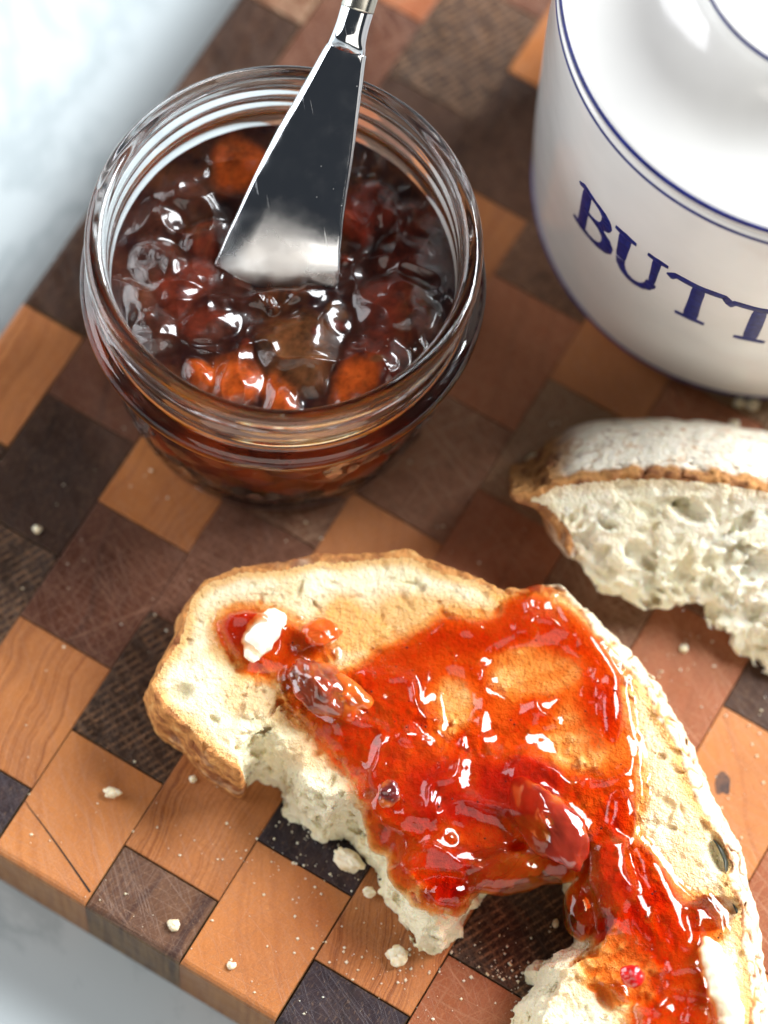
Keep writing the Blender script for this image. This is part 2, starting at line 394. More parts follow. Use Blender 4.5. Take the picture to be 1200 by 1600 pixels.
def knot(px, py, rx, ry, rot):
    q = P(px, py, .035); n = 40; V = [q]
    for k in range(n):
        a = 2*math.pi*k/n; rr = 1+.35*float(fbm(math.cos(a)*1.5+px, math.sin(a)*1.5, 0, 3, 1.0)); x = rx*rr*math.cos(a); y = ry*rr*math.sin(a)
        V.append(q+np.array([x*math.cos(rot)-y*math.sin(rot), x*math.sin(rot)+y*math.cos(rot), 0]))
    t = NT('dark_knot'); t.set(Base_Color=t.ramp(t.noise(t.co(), .9, 3), (.35, (.03, .012, .008)), (.65, (.13, .05, .02))), Roughness=.6)
    o = obj('knot', mesh('knot', V, [(0, k+1, (k+1) % n+1) for k in range(n)], False), t.m, board); o.data.transform(Matrix.Translation(-board.location))
knot(1129, 1224, 1.3, 2.1, .1)
groove([(141, 1394), (130, 1378), (112, 1352), (88, 1318), (66, 1288), (46, 1262), (36, 1246)], [.42, .34, .30, .26, .22, .16, .05])
# ------------------------------------------------------------------ butter crock
def crock():
    cx, cy = 61.8, 272.9
    t = NT('white_glazed_ceramic'); v = t.co()
    t.set(Base_Color=t.mx(t.ramp(t.noise(v, .05, 3), (.35, 0.0), (.7, 1.0)), (.80, .79, .76), (.74, .73, .71)), Roughness=.16, Coat_Weight=.5, Coat_Roughness=.06)
    t.b.inputs['Subsurface Weight'].default_value = .15; t.b.inputs['Subsurface Radius'].default_value = (.003, .003, .003); t.b.inputs['Subsurface Scale'].default_value = 1.0
    t.bump(t.noise(v, .09, 2), .5, .35); white = t.m
    t = NT('cobalt_blue_paint'); n_ = t.noise(t.co(), .9, 3)
    t.set(Base_Color=t.ramp(n_, (.3, (.012, .014, .09)), (.62, (.018, .026, .17)), (.8, (.03, .045, .22))), Roughness=.35, Specular_IOR_Level=.25); blue = t.m
    root = empty('butter_crock', 'round white ceramic butter crock with blue bands and the word BUTTER, at the back right', 'crock', (cx, cy, 0))
    prof = smooth_profile([(0, .9), (36, .9), (39.5, 0.1), (42.0, .6), (43.1, 2.2), (43.6, 6), (44.6, 18), (45.4, 34), (45.9, 50), (46.1, 62), (46.2, 70), (46.0, 72.4), (45.0, 73.2), (43.6, 72.6), (43.0, 70), (42.6, 60), (41, 20), (38, 4.5), (0, 4.5)], 5)
    V, F = lathe(prof, 200); obj('pot', mesh('pot', V, F), white, root)
    prof = smooth_profile([(0, 72.0), (41.5, 71.6), (42.2, 73.4), (45.2, 73.9), (45.9, 74.6), (46.0, 75.6), (45.3, 76.5), (43.5, 77.0), (36, 79.0), (30.5, 81.6), (26.8, 84.4), (24.9, 87.0), (24.5, 89.0), (25.0, 90.2), (25.0, 91.2), (23.6, 91.6), (18, 91.2), (8, 90.9), (0, 90.8)], 5)
    V, F = lathe(prof, 200); lid = obj('lid', mesh('lid', V, F), white, root)
    def band(name, r, z, w_, h_, parent, vary=.12):
        def rf(R, Z, T): return R, Z+vary*np.sin(3*T+r)+vary*.6*np.sin(7*T+2)
        pr = [(r-h_, z-w_), (r+.03, z-w_*.8), (r+.14, z), (r+.03, z+w_*.8), (r-h_, z+w_)]
        V, F = lathe(pr, 200, rf, True); return obj(name, mesh(name, V, F), blue, parent)
    band('painted_band', 45.95, 75.7, .62, .6, root, .05); band('painted_band', 46.08, 72.0, .5, .5, root); band('painted_band', 43.5, 3.6, .6, .7, root)
    band('painted_band', 25.2, 90.9, .45, .7, root, .05)
    # lettering, hand-brushed serif capitals; strokes are (x0,y0,w0,x1,y1,w1) in units of the letter height
    def arc(cx_, cy_, rx, ry, t0, t1, w0, w1, n=9):
        pts = [(cx_+rx*math.cos(math.radians(t0+(t1-t0)*i/n)), cy_+ry*math.sin(math.radians(t0+(t1-t0)*i/n)), w0+(w1-w0)*(.5-.5*math.cos(2*math.pi*i/n))) for i in range(n+1)]
        return pts
    L = {
     'B': [[(.17, .02, .15), (.17, .98, .13)], [(-.02, .03, .05), (.17, .02, .07), (.36, .02, .05)], [(-.02, .93, .04), (.1, 1.0, .07), (.36, .97, .06)],
           arc(.34, .75, .28, .22, 90, -90, .05, .15), arc(.36, .27, .34, .25, 90, -90, .05, .17), [(.17, .52, .06), (.38, .52, .05)]],
     'U': [[(.17, .97, .15), (.17, .35, .14)], arc(.44, .33, .27, .31, 180, 360, .12, .07), [(.71, .33, .08), (.71, .97, .09)], [(-.02, .98, .05), (.17, .97, .09), (.36, .98, .05)], [(.55, .98, .05), (.71, .97, .07), (.88, .98, .05)]],
     'T': [[(.42, .02, .15), (.42, .95, .14)], [(-.02, .86, .09), (.06, .97, .08), (.42, .95, .09), (.78, .97, .08), (.86, .86, .09)], [(.2, .02, .05), (.42, .03, .07), (.64, .02, .05)]],
     'E': [[(.17, .02, .15), (.17, .98, .13)], [(0, .97, .06), (.5, .97, .07), (.62, .86, .08)], [(.17, .52, .06), (.45, .52, .07)], [(0, .03, .06), (.5, .03, .07), (.66, .15, .08)]],
     'R': [[(.17, .02, .15), (.17, .98, .13)], [(-.02, .02, .05), (.36, .02, .05)], [(-.02, .97, .05), (.36, .97, .06)], arc(.34, .74, .29, .23, 90, -90, .05, .15), [(.36, .5, .07), (.55, .3, .13), (.74, .03, .09)]]}
    def wrap(sx, z, pr):
        ph = math.radians(sx); r = np.interp(z, [2.2, 6, 18, 34, 50, 62, 70], [43.1, 43.6, 44.6, 45.4, 45.9, 46.1, 46.2])+pr
        return (r*math.sin(ph), -r*math.cos(ph), z)
    H = 14.6
    for ch, s0, zb in (('B', -52.4, 35.2), ('U', -39.6, 34.6), ('T', -24.3, 33.4), ('T', -10.2, 32.4), ('E', 3.2, 32.0), ('R', 15.8, 32.2)):
        V = []; F = []
        for st in L[ch]:
            sub = []
            for i in range(len(st)-1):
                for q in range(6): sub.append(tuple(np.array(st[i])+(np.array(st[i+1])-np.array(st[i]))*q/6))
            sub.append(st[-1]); n0 = len(V); n = len(sub)
            jit = random.uniform(0, 9)
            for i, (x, y, w_) in enumerate(sub):
                xa, ya, _ = sub[max(i-1, 0)]; xb, yb, _ = sub[min(i+1, n-1)]
                dx, dy = xb-xa, yb-ya; dl = math.hypot(dx, dy)+1e-9; nx_, ny_ = -dy/dl, dx/dl
                w_ = (w_*1.25+.02)*(1+.05*math.sin(i*.9+jit))*(.85 if i in (0, n-1) else 1.0)*1.15/2
                for k, (o_, pr) in enumerate(((-1, -.05), (-.75, .10), (.75, .10), (1, -.05))):
                    X = (x+nx_*w_*o_); Y = y+ny_*w_*o_
                    V.append(wrap(s0+X*H/.79*.88, zb+Y*H, pr))
            for i in range(n-1):
                for k in range(3): F.append((n0+i*4+k, n0+(i+1)*4+k, n0+(i+1)*4+k+1, n0+i*4+k+1))
        obj('painted_letter', mesh('painted_letter', V, F), blue, root)
crock()

# ------------------------------------------------------------------ jam jar
JX, JY = -23.2, 223.2
def glass():
    t = NT('clear_glass'); t.set(Base_Color=(.985, .99, .985, 1), Roughness=.0, IOR=1.5, Transmission_Weight=1.0)
    v = t.co(); t.bump(t.noise(v, .12, 2), .35, .35); return t.m
def jar():
    root = empty('jam_jar', 'small open clear glass preserving jar with quilted sides, filled with dark jam', 'jar', (JX, JY, 0))
    outer = [(0, 1.6), (20, 1.6), (24.5, 1.2), (27.0, .2), (28.8, .8), (29.3, 3), (29.6, 5)]
    body = [(29.7+(31.6-29.7)*k/28, 6+26*k/28) for k in range(29)]
    outer = list(smooth_profile(outer, 3))+body[1:]+list(smooth_profile([(32.0, 33.2), (33.4, 35.2), (34.7, 36.6), (35.25, 37.8), (35.2, 39.2), (34.4, 40.4), (32.9, 41.2), (32.5, 42.2), (32.5, 43.5), (32.5, 45), (32.5, 46.5), (32.5, 48), (32.5, 49.5), (32.5, 50.8), (32.7, 51.8), (33.35, 52.6), (33.75, 53.4), (33.6, 54.4), (32.7, 55.1), (31.4, 55.1), (30.6, 54.4), (30.3, 53.0)], 4))
    inner = list(smooth_profile([(30.15, 51.5), (30.0, 46), (30.0, 42), (29.8, 38.5), (29.4, 35), (28.9, 30), (27.6, 12), (26.9, 7), (24.5, 4.6), (15, 4.4), (0, 4.9)], 6))
    def rf(R, Z, T):
        q = ss(7, 9, Z)*ss(32.5, 30.5, Z)*(R > 29.2)
        u = T*14/(2*np.pi)*2; v_ = (Z-6)/5.2
        dia = np.minimum(np.abs(((u+v_) % 2)-1), np.abs(((u-v_) % 2)-1))
        R = R+q*(ss(0, .42, dia)*1.1-.5)
        # two turns of screw thread on the neck
        neck = (Z > 41.6) & (Z < 51.6) & (R > 32)
        for k in (0, 1):
            zc = 44.0+4.2*k+T/(2*np.pi)*4.2; dz = (Z-zc)
            R = R+neck*1.25*np.exp(-(dz/.75)**2)*ss(0, .6, T)*ss(2*np.pi, 2*np.pi-.6, T)**(1-k*0)
        R = R+.07*np.sin(3*T+Z*.2)+.04*np.sin(5*T-Z*.3)
        return R, Z
    prof = np.array(outer+inner); V, F = lathe(prof, 288, rf)
    obj('glass', mesh('glass', V, F), glass(), root)
jar()

# ------------------------------------------------------------------ jam in the jar
def jam_surface(x, y):
    """height of the lumpy jam in the jar, fruit patches, in jar coordinates"""
    base = 39.0+fbm(x, y, 3.1, 3, 14)*1.5
    wx = x+fbm(x, y, 8., 2, 6.5)*3.0; wy = y+fbm(x, y, 21., 2, 6.5)*3.0
    tone = np.zeros(x.shape+(3,)); tone[:] = (.028, .007, .004)
    r_ = np.random.default_rng(11)
    lumps = []
    for (px, py, rx, hh, kind) in ((262, 330, 5, 2.2, 0), (250, 400, 6.5, 3.0, 0), (232, 500, 6, 2.4, 0), (320, 500, 4.5, 2.0, 1), (318, 585, 3.2, 2.3, 3), (372, 590, 5.5, 2.3, 3), (440, 610, 5, 2.0, 3),
                                   (470, 540, 7.5, 3.6, 2), (620, 480, 7.5, 3.4, 1), (600, 555, 6.5, 2.6, 1), (640, 395, 7, 2.6, 1), (590, 310, 6, 3.2, 4), (655, 330, 5.5, 1.8, 1), (380, 250, 5.5, 1.2, 3),
                                   (300, 290, 6.5, 2.4, 0), (330, 370, 5, 1.8, 1), (290, 440, 5, 2.2, 1), (560, 600, 5.5, 1.4, 3), (555, 330, 4.5, 1.8, 4)):
        q = P(px, py, 41.5); lumps.append((q[0]-JX, q[1]-JY, rx, hh, kind, r_.random()*3.1, .65+.5*r_.random()))
    for k in range(14):
        a = r_.random()*6.283; rr = 27*math.sqrt(r_.random()); lumps.append((rr*math.cos(a), rr*math.sin(a), 1.2+2.4*r_.random()**2, .4+.7*r_.random(), r_.choice([0, 1, 1, 2, 0]), r_.random()*3, .6+.5*r_.random()))
    pal = {0: (.050, .014, .008), 1: (.095, .014, .006), 2: (.10, .036, .012), 3: (.34, .055, .006), 4: (.15, .018, .008)}
    h = base
    for (lx, ly, rx, hh, kind, an, asp) in lumps:
        dx, dy = wx-lx, wy-ly; u = dx*math.cos(an)+dy*math.sin(an); v = (-dx*math.sin(an)+dy*math.cos(an))/asp
        d = np.hypot(u, v)/rx; m = ss(1.1, .55, d); lz = np.where(d < 1.7, base+hh*.75*(1-np.minimum(d, 1.7)**2), base-9); k_ = .9; q_ = np.clip(.5+.5*(lz-h)/k_, 0, 1); h = mix(h, lz, q_)+k_*q_*(1-q_)
        tone = mix(tone, np.array(pal[kind]), (m*.85)[..., None])
    ridg = 1-np.abs(fbm(x, y, 5.5, 2, 9.0)); h = h+(ridg**3-.5)*1.2
    ridg2 = 1-np.abs(fbm(x, y, 9.5, 1, 3.6)); h = h+(ridg2**2-.5)*.3
    h = h+fbm(x, y, 31., 2, 5.0)*.30
    # the knife pushes a trough into the jam
    p1 = P(323, 462, 39); p2 = P(519, 434, 39); q = (p1+p2)/2; an = math.atan2(p2[1]-p1[1], p2[0]-p1[0]); dx = (x-(q[0]-JX)); dy = (y-(q[1]-JY)); u = dx*math.cos(an)+dy*math.sin(an); v = -dx*math.sin(an)+dy*math.cos(an)
    h = h-2.4*np.exp(-(u/11)**4-((v-3.5)/5)**2)+(1.9+.8*fbm(x, y, 51, 2, 4))*np.exp(-(u/12.5)**4-((v+1.9+.7*fbm(x, y, 61, 2, 3))/1.8)**2)
    r = np.hypot(x, y); h = h+ss(25, 29.6, r)*(39.2-h)*.75
    grain = fbm(x, y, 77., 4, 2.5)+.5*fbm(x, y, 87., 2, .7); fib = (1-np.abs(fbm(x, y*.5, 97., 2, 1.6)))**4
    tone = tone*(1+.85*grain[..., None])+fib[..., None]*np.array([.05, .016, .004])*ss(0, .5, fbm(x, y, 55., 2, 8))[..., None]; return h, np.clip(tone, .004, 1)
def jelly_mat(name, trans=.0, rough=.06, sss=.0):
    t = NT(name); v = t.co()
    t.set(Base_Color=t.attr(), Roughness=rough, IOR=1.42, Coat_Weight=1.0, Coat_Roughness=.03, Transmission_Weight=trans, Specular_IOR_Level=.6)
    if sss:
        t.b.inputs['Subsurface Weight'].default_value = sss; t.b.inputs['Subsurface Radius'].default_value = (3.0*S, .7*S, .3*S); t.b.inputs['Subsurface Scale'].default_value = 1.0
    return t
def jar_jam():
    root = empty('dark_jam', 'dark lumpy fruit jam filling the glass jar, glossy with orange fruit pieces', 'jam', (JX, JY, 0))
    n = 300; g = np.linspace(-1, 1, n); X, Y = np.meshgrid(g, g, indexing='ij')
    # square -> disc
    R0 = 30.02; x = X*np.sqrt(1-Y*Y/2)*R0; y = Y*np.sqrt(1-X*X/2)*R0
    h, tone = jam_surface(x, y)
    V = np.stack([x, y, h], -1).reshape(-1, 3); tone = tone.reshape(-1, 3)
    I = np.arange(n*n).reshape(n, n); F = np.stack([I[:-1, :-1], I[1:, :-1], I[1:, 1:], I[:-1, 1:]], -1).reshape(-1, 4)
    rim = np.concatenate([I[:, 0], I[-1, 1:], I[:-1, -1][::-1], I[0, 1:-1][::-1]]); m = len(rim)
    ang = np.arctan2(V[rim, 1], V[rim, 0]); prev = rim; allV = [V]; allT = [tone]; base = len(V); Fs = [F]
    rows = [(29.95, 38.), (29.62, 36.5), (29.45, 35), (29.2, 32.5), (28.97, 30), (28.4, 22), (27.66, 12), (26.9, 7.2), (24.5, 4.9), (12, 4.6)]
    for (rr, z) in rows:
        nv = np.stack([rr*np.cos(ang), rr*np.sin(ang), np.full(m, float(z))], -1)
        tt = mix(np.array([.045, .007, .004]), np.array([.34, .045, .006]), np.maximum(ss(-.1, .5, fbm(nv[:, 0], nv[:, 1], z, 3, 9)), 0)[:, None]); tt = mix(tt, np.array([.80, .26, .03]), ss(32, 35.5, z)*(.55+.45*ss(-.2, .3, fbm(nv[:, 0], nv[:, 1], 0, 2, 9)))[:, None])  # amber glow of light through the jelly, painted into the side colour
        ix = np.arange(base, base+m); base += m; allV.append(nv); allT.append(tt)
        Fs.append(np.stack([prev, ix, np.roll(ix, -1), np.roll(prev, -1)], -1)); prev = ix
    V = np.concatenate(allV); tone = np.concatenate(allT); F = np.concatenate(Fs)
    t = jelly_mat('dark_fruit_jam', .25, .10, 0); t.b.inputs['Coat Weight'].default_value = .75; t.b.inputs['Roughness'].default_value = .30; t.b.inputs['Specular IOR Level'].default_value = .2; t.b.inputs['Coat Roughness'].default_value = .02; t.b.inputs['Subsurface Weight'].default_value = .35; t.b.inputs['Subsurface Radius'].default_value = (3*S, .6*S, .3*S); t.b.inputs['Subsurface Scale'].default_value = 1.0; t.bump(t.noise(t.co(), .5, 3), .25, .5)
    t.b.inputs['Transmission Weight'].default_value = .0
    va = t.n('ShaderNodeVolumeAbsorption'); va.inputs[0].default_value = (.93, .22, .03, 1); va.inputs[1].default_value = 260.; t.l(va.outputs[0], t.out.inputs[1])
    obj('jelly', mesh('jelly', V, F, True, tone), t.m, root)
    return root
jar_jam()

# ------------------------------------------------------------------ knife
def knife():
    t = NT('polished_steel'); v = t.co()
    ln = t.n('ShaderNodeVectorMath', operation='LENGTH'); t.l(v, ln.inputs[0])
    smear = t.math('MULTIPLY', t.ramp(t.math('MULTIPLY', ln.outputs['Value'], .05), (.40, 1.0), (.90, 0.0)), t.ramp(t.noise(v, .22, 3), (.25, .55), (.6, 1.0)))
    vs = t.n('ShaderNodeTexVoronoi'); t.l(v, vs.inputs[0]); vs.inputs['Scale'].default_value = .42; spk = t.ramp(vs.outputs['Distance'], (.030, 1.0), (.05, 0.0))
    sc2 = t.ramp(t.noise(t.co(rot=(0, 0, 1.2), sc=(.05, 3.0, .05)), 1.0, 2), (.70, 0.0), (.72, 1.0), (.735, 0.0))
    ro_ = t.math('ADD', t.math('ADD', t.ramp(t.noise(v, .35, 4), (.4, .04), (.75, .11)), t.math('MULTIPLY', smear, .30)), t.math('MULTIPLY', t.math('ADD', spk, sc2), .3))
    t.set(Base_Color=t.mx(t.math('MULTIPLY', smear, .5), (.80, .82, .85), (.55, .50, .44)), Metallic=1.0, Roughness=ro_)
    t.bump(t.math('ADD', t.noise(v, .06, 2), t.math('MULTIPLY', sc2, .02)), .5, .25)
    steel = t.m
    t = NT('satin_steel'); t.set(Base_Color=(.62, .60, .52, 1), Metallic=1.0, Roughness=.22); satin = t.m
    A = P(424, 462, 37.5); B = P(541, 72, 63.0)
    root = empty('butter_knife', 'polished steel butter spreader resting on the jar rim with its blade tip in the jam', 'knife', A)
    d = B-A; Lb = np.linalg.norm(d); d = d/Lb
    side = np.cross(d, (0, 0, 1)); side /= np.linalg.norm(side); nr = np.cross(side, d)
    # roll the blade a little so that it faces the photographer
    ro = math.radians(3.5); s2 = side*math.cos(ro)+nr*math.sin(ro); n2 = np.cross(s2, d)
    # stations: distance, left half width, right half width, lift along the normal, thickness
    sc_ = Lb/46.0
    st = [(-2.4, 11.0, 9.6, -3.3, .5), (.4, 11.7, 10.2, -2.1, .6), (2.6, 11.7, 10.3, -1.25, .75), (5, 11.4, 10.1, -.5, .9), (7.5, 11.0, 9.8, -.05, 1.0), (10, 10.6, 9.4, .14, 1.1), (13, 10.0, 8.95, .18, 1.2), (16, 9.5, 8.4, .16, 1.3), (22, 8.5, 7.5, .08, 1.45), (28, 7.4, 6.6, 0, 1.6), (34, 6.0, 5.6, 0, 1.8), (40, 4.6, 4.6, 0, 2.0), (44, 3.7, 3.9, 0, 2.1), (45.4, 3.3, 3.75, 0, 2.2)]
    def ring(s_, wl, wr, up, th, flat):
        c_ = A+d*s_*sc_+n2*up; out = []; sk = .48*max(0., min(1., (20-s_)/20.))**1.5
        if flat:   # flat face with narrow bevels at both edges
            pr = [(-wl, -.45*th), (-wl-.05, -.1*th), (-wl+.12, .28*th), (-wl+.62, .5*th), (-wl*.5, .5*th+.03), (0, .5*th+.05), (wr*.5, .5*th+.03), (wr-.62, .5*th), (wr-.12, .28*th), (wr+.05, -.1*th), (wr, -.45*th), (wr-.6, -.5*th), (0, -.5*th), (-wl+.6, -.5*th)]
        else:
            pr = [((wl+wr)/2*math.cos(q)*-1+(wr-wl)/2, th*.5*math.sin(q)) for q in np.linspace(-.5, 2*math.pi-.5, 15)[:-1]]
        return [c_+s2*a_+n2*b_+d*a_*sk*sc_ for a_, b_ in pr]
    def resamp(L_, k):
        a_ = np.array(L_); return smooth_profile(a_, k)
    def loft(rings):
        n = len(rings); m = len(rings[0]); V = [p for r in rings for p in r]; F = []
        for i in range(n-1):
            for j in range(m): F.append((i*m+j, i*m+(j+1) % m, (i+1)*m+(j+1) % m, (i+1)*m+j))
        F.append(tuple(range(m))[::-1]); F.append(tuple(range((n-1)*m, n*m))); return V, F
    V, F = loft([ring(*q, True) for q in resamp(st, 5)])
    o = obj('blade', mesh('blade', V, F), steel, root)
    # neck: round, narrow, then the handle swelling out of the frame
    nk = [(45.0, 3.35, 3.7, .0, 2.1), (46.2, 3.1, 3.5, .35, 3.3), (47.6, 2.9, 3.2, .5, 4.2), (50, 2.75, 3.0, .5, 4.5), (53, 2.8, 3.0, .5, 4.6)]
    V, F = loft([ring(*q, False) for q in resamp(nk, 4)]); obj('neck', mesh('neck', V, F), steel, root)
    hd = [(52.7, 2.85, 3.05, .5, 4.7), (56, 2.9, 3.1, .5, 4.8), (70, 3.6, 3.8, .5, 5.6), (95, 5.4, 5.6, .5, 7.4), (120, 5.6, 5.8, .5, 7.2), (126, 3.8, 4.0, .5, 5)]
    V, F = loft([ring(*q, False) for q in resamp(hd, 4)]); obj('handle', mesh('handle', V, F), satin, root)
    for ch in root.children:
        ch.data.transform(Matrix.Translation(-root.location))
knife()

# ------------------------------------------------------------------ bread
def bubbles(F, org, h, mask_fun, n, rmin, rmax, seed, box, zsq=1.0, power=2.2):
    r_ = np.random.default_rng(seed)
    for _ in range(n):
        c_ = np.array([r_.uniform(box[k][0], box[k][1]) for k in range(3)])
        rad = rmin+(rmax-rmin)*r_.random()**power
        if not mask_fun(c_, rad): continue
        ci = ((c_-org)/h).astype(int)
        if (ci < 0).any() or (ci >= np.array(F.shape)).any() or not (-.55*rad < F[ci[0], ci[1], ci[2]] < .5*rad): continue
        ax = rad*np.array([r_.uniform(1.0, 2.6), r_.uniform(.45, .95), r_.uniform(.5, .9)*zsq]); an = r_.random()*3.14
        m = rad*1.7+2*h
        lo = np.maximum(((c_-m-org)/h).astype(int), 0); hi = np.minimum(((c_+m-org)/h).astype(int)+2, F.shape)
        if (hi <= lo).any(): continue
        gx = (np.arange(lo[0], hi[0])*h+org[0]-c_[0])[:, None, None]; gy = (np.arange(lo[1], hi[1])*h+org[1]-c_[1])[None, :, None]; gz = (np.arange(lo[2], hi[2])*h+org[2]-c_[2])[None, None]
        u = gx*math.cos(an)+gy*math.sin(an); v = -gx*math.sin(an)+gy*math.cos(an)
        q = np.sqrt((u/ax[0])**2+(v/ax[1])**2+(gz/ax[2])**2); d = (q-1)*rad
        sl = (slice(lo[0], hi[0]), slice(lo[1], hi[1]), slice(lo[2], hi[2]))
        F[sl] = np.maximum(F[sl], -d)
def crumb_mat(name):
    t = NT(name); v = t.co()
    n1 = t.noise(v, 1.4, 4, .6); n2 = t.noise(v, .25, 3)
    b = t.mx(t.math('MULTIPLY', t.ramp(n2, (.35, 0.0), (.7, 1.0)), .35), t.attr(), (.88, .80, .60), 'MULTIPLY')
    soak = t.attr('Col', 'Alpha')
    t.set(Base_Color=b, Roughness=t.mx(soak, .62, .16), Specular_IOR_Level=.35, Subsurface_Weight=.4)
    t.b.inputs['Subsurface Radius'].default_value = (1.4*S, .9*S, .5*S); t.b.inputs['Subsurface Scale'].default_value = 1.0
    vo = t.n('ShaderNodeTexVoronoi'); t.l(v, vo.inputs[0]); vo.inputs['Scale'].default_value = 1.5; vo.feature = 'SMOOTH_F1'
    vo2 = t.n('ShaderNodeTexVoronoi'); t.l(v, vo2.inputs[0]); vo2.inputs['Scale'].default_value = 3.4
    hh = t.math('ADD', t.math('MULTIPLY', vo.outputs[0], 1.0), t.math('MULTIPLY', vo2.outputs[0], .5))
    t.bump(t.math('ADD', hh, t.math('MULTIPLY', n1, 1.0)), .46, .85)
    return t.m
def crust_mat(name):
    t = NT(name); v = t.co(); n1 = t.noise(v, 1.1, 5, .65); n2 = t.noise(v, .4, 3)
    t.set(Base_Color=t.mx(.35, t.attr(), t.ramp(n1, (.3, .15), (.7, .9)), 'OVERLAY'), Roughness=.72, Specular_IOR_Level=.25, Subsurface_Weight=.15)
    t.b.inputs['Subsurface Radius'].default_value = (.8*S, .4*S, .2*S); t.b.inputs['Subsurface Scale'].default_value = 1.0
    t.bump(t.math('ADD', n1, n2), .6, .8); return t.m
CRUMB = crumb_mat('bread_crumb'); CRUST = crust_mat('bread_crust')
T1 = 17.0
t = NT('dark_herb'); t.set(Base_Color=(.03, .032, .018, 1), Roughness=.5); HERB = t.m
# outline of the torn toast: (photo x, photo y, torn?)
O1 = [(375, 1222, 0), (330, 1197, 0), (290, 1155, 0), (255, 1127, 0), (236, 1090, 0), (242, 1060, 0), (260, 1025, 0), (282, 985, 0), (285, 962, 0), (300, 935, 0), (322, 912, 0), (345, 905, 0), (365, 892, 0), (425, 884, 0), (452, 880, 0), (500, 866, 0), (522, 872, 0), (575, 868, 0), (640, 864, 0), (690, 888, 0), (742, 904, 0), (780, 926, 0), (812, 926, 0),
      (845, 914, 0), (872, 916, 0), (936, 963, 0), (985, 1015, 0), (1030, 1065, 0), (1054, 1112, 0), (1087, 1172, 0), (1113, 1237, 0), (1151, 1305, 0), (1168, 1370, 0), (1183, 1430, 0), (1197, 1510, 0), (1207, 1610, 0), (1212, 1700, 0),
      (1100, 1760, 1), (940, 1770, 1), (800, 1700, 1), (797, 1610, 1), (806, 1565, 1), (832, 1535, 1), (822, 1512, 1), (852, 1498, 1), (897, 1478, 1), (902, 1445, 1), (888, 1405, 1), (880, 1368, 1), (850, 1358, 1), (800, 1380, 1), (756, 1395, 1), (750, 1418, 1), (735, 1430, 1), (722, 1455, 1), (700, 1465, 1), (688, 1478, 1), (655, 1468, 1), (622, 1428, 1), (592, 1390, 1), (594, 1355, 1), (566, 1335, 1), (548, 1306, 1), (528, 1300, 1), (507, 1312, 1), (480, 1292, 1), (452, 1270, 1), (440, 1240, 1), (408, 1208, 1), (392, 1218, 1)]
O1w = np.array([P(u, v, 4.0 if tn else (9.0 if k_ < 5 else T1-2.5))[:2] for k_, (u, v, tn) in enumerate(O1)]); O1t = np.array([tn for *_, tn in O1])
def at1(px, py, z=T1): return P(px, py, z)[:2]
HOLES1 = [(1126, 1335, 2.3, 3.2, .35), (1104, 1428, 3.0, 3.0, .75), (945, 1556, 2.0, 3.6, 0), (1146, 1420, .9, 2.5, .2), (278, 1082, 1.6, 2.2, 0)]
def toast_grid(h, pad, zlo, zhi):
    lo = O1w.min(0)-pad; hi = O1w.max(0)+pad
    xs = np.arange(lo[0], min(hi[0], 82.), h); ys = np.arange(max(lo[1], 82.), hi[1], h); zs = np.arange(zlo, zhi, h)
    return xs, ys, zs
def toast_top(X, Y):
    z = T1-.4+fbm(X, Y, 1.7, 2, 22)*.9
    for (px, py, r, dz) in ((560, 985, 13, -1.5), (640, 910, 10, .8), (500, 900, 8, .9), (300, 1040, 9, .3), (470, 1150, 6, -1.2), (520, 1220, 8, -2.0), (1060, 1250, 8, .3), (860, 1150, 12, -.8), (1000, 1520, 9, -1.5), (700, 1420, 8, -3.0), (880, 1560, 8, -1.5), (425, 1190, 3, -3.5)):
        q = at1(px, py); z = z+dz*np.exp(-((X-q[0])**2+(Y-q[1])**2)/(r*r))
    return z
def toast_base(xs, ys, zs, smooth=False):
    X, Y = np.meshgrid(xs, ys, indexing='ij'); d, I = polydist(X, Y, O1w)
    if not smooth: d = d+fbm(X, Y, 4.4, 3, 5)*.55
    torn = O1t[I] | O1t[(I+1) % len(O1t)]
    dt, _ = polydist(X, Y, O1w[O1t == 1], False); dc, _ = polydist(X, Y, np.concatenate([O1w[:36]]), False)
    wt = ss(-3, 3, dc-dt)[:, :, None]                # 1 near the torn side
    top = toast_top(X, Y)
    if not smooth: top = top+fbm(X, Y, 8.8, 3, 4)*.30
    if smooth is None: top = top
    Zg = zs[None, None, :]; k = np.clip(Zg/T1, 0, 1.1)
    fl = ss(20, 36, X-.35*(Y-150))[:, :, None]       # the floury right side leans out more
    a = np.abs(Zg-7.)/(T1-7.); insc = (1.5+2.9*fl)*np.clip(a, 0, 1.3)**2.0-(1.2)
    rag = 0 if smooth else 1.6*fbm(X[:, :, None], Y[:, :, None], Zg, 3, 6)
    inst = 5.2*k**1.3+rag
    f = np.maximum(np.maximum(d[:, :, None]+mix(insc, inst, wt), Zg-top[:, :, None]), -Zg+.15)
    return X, Y, d, dc, dt, wt, top, f
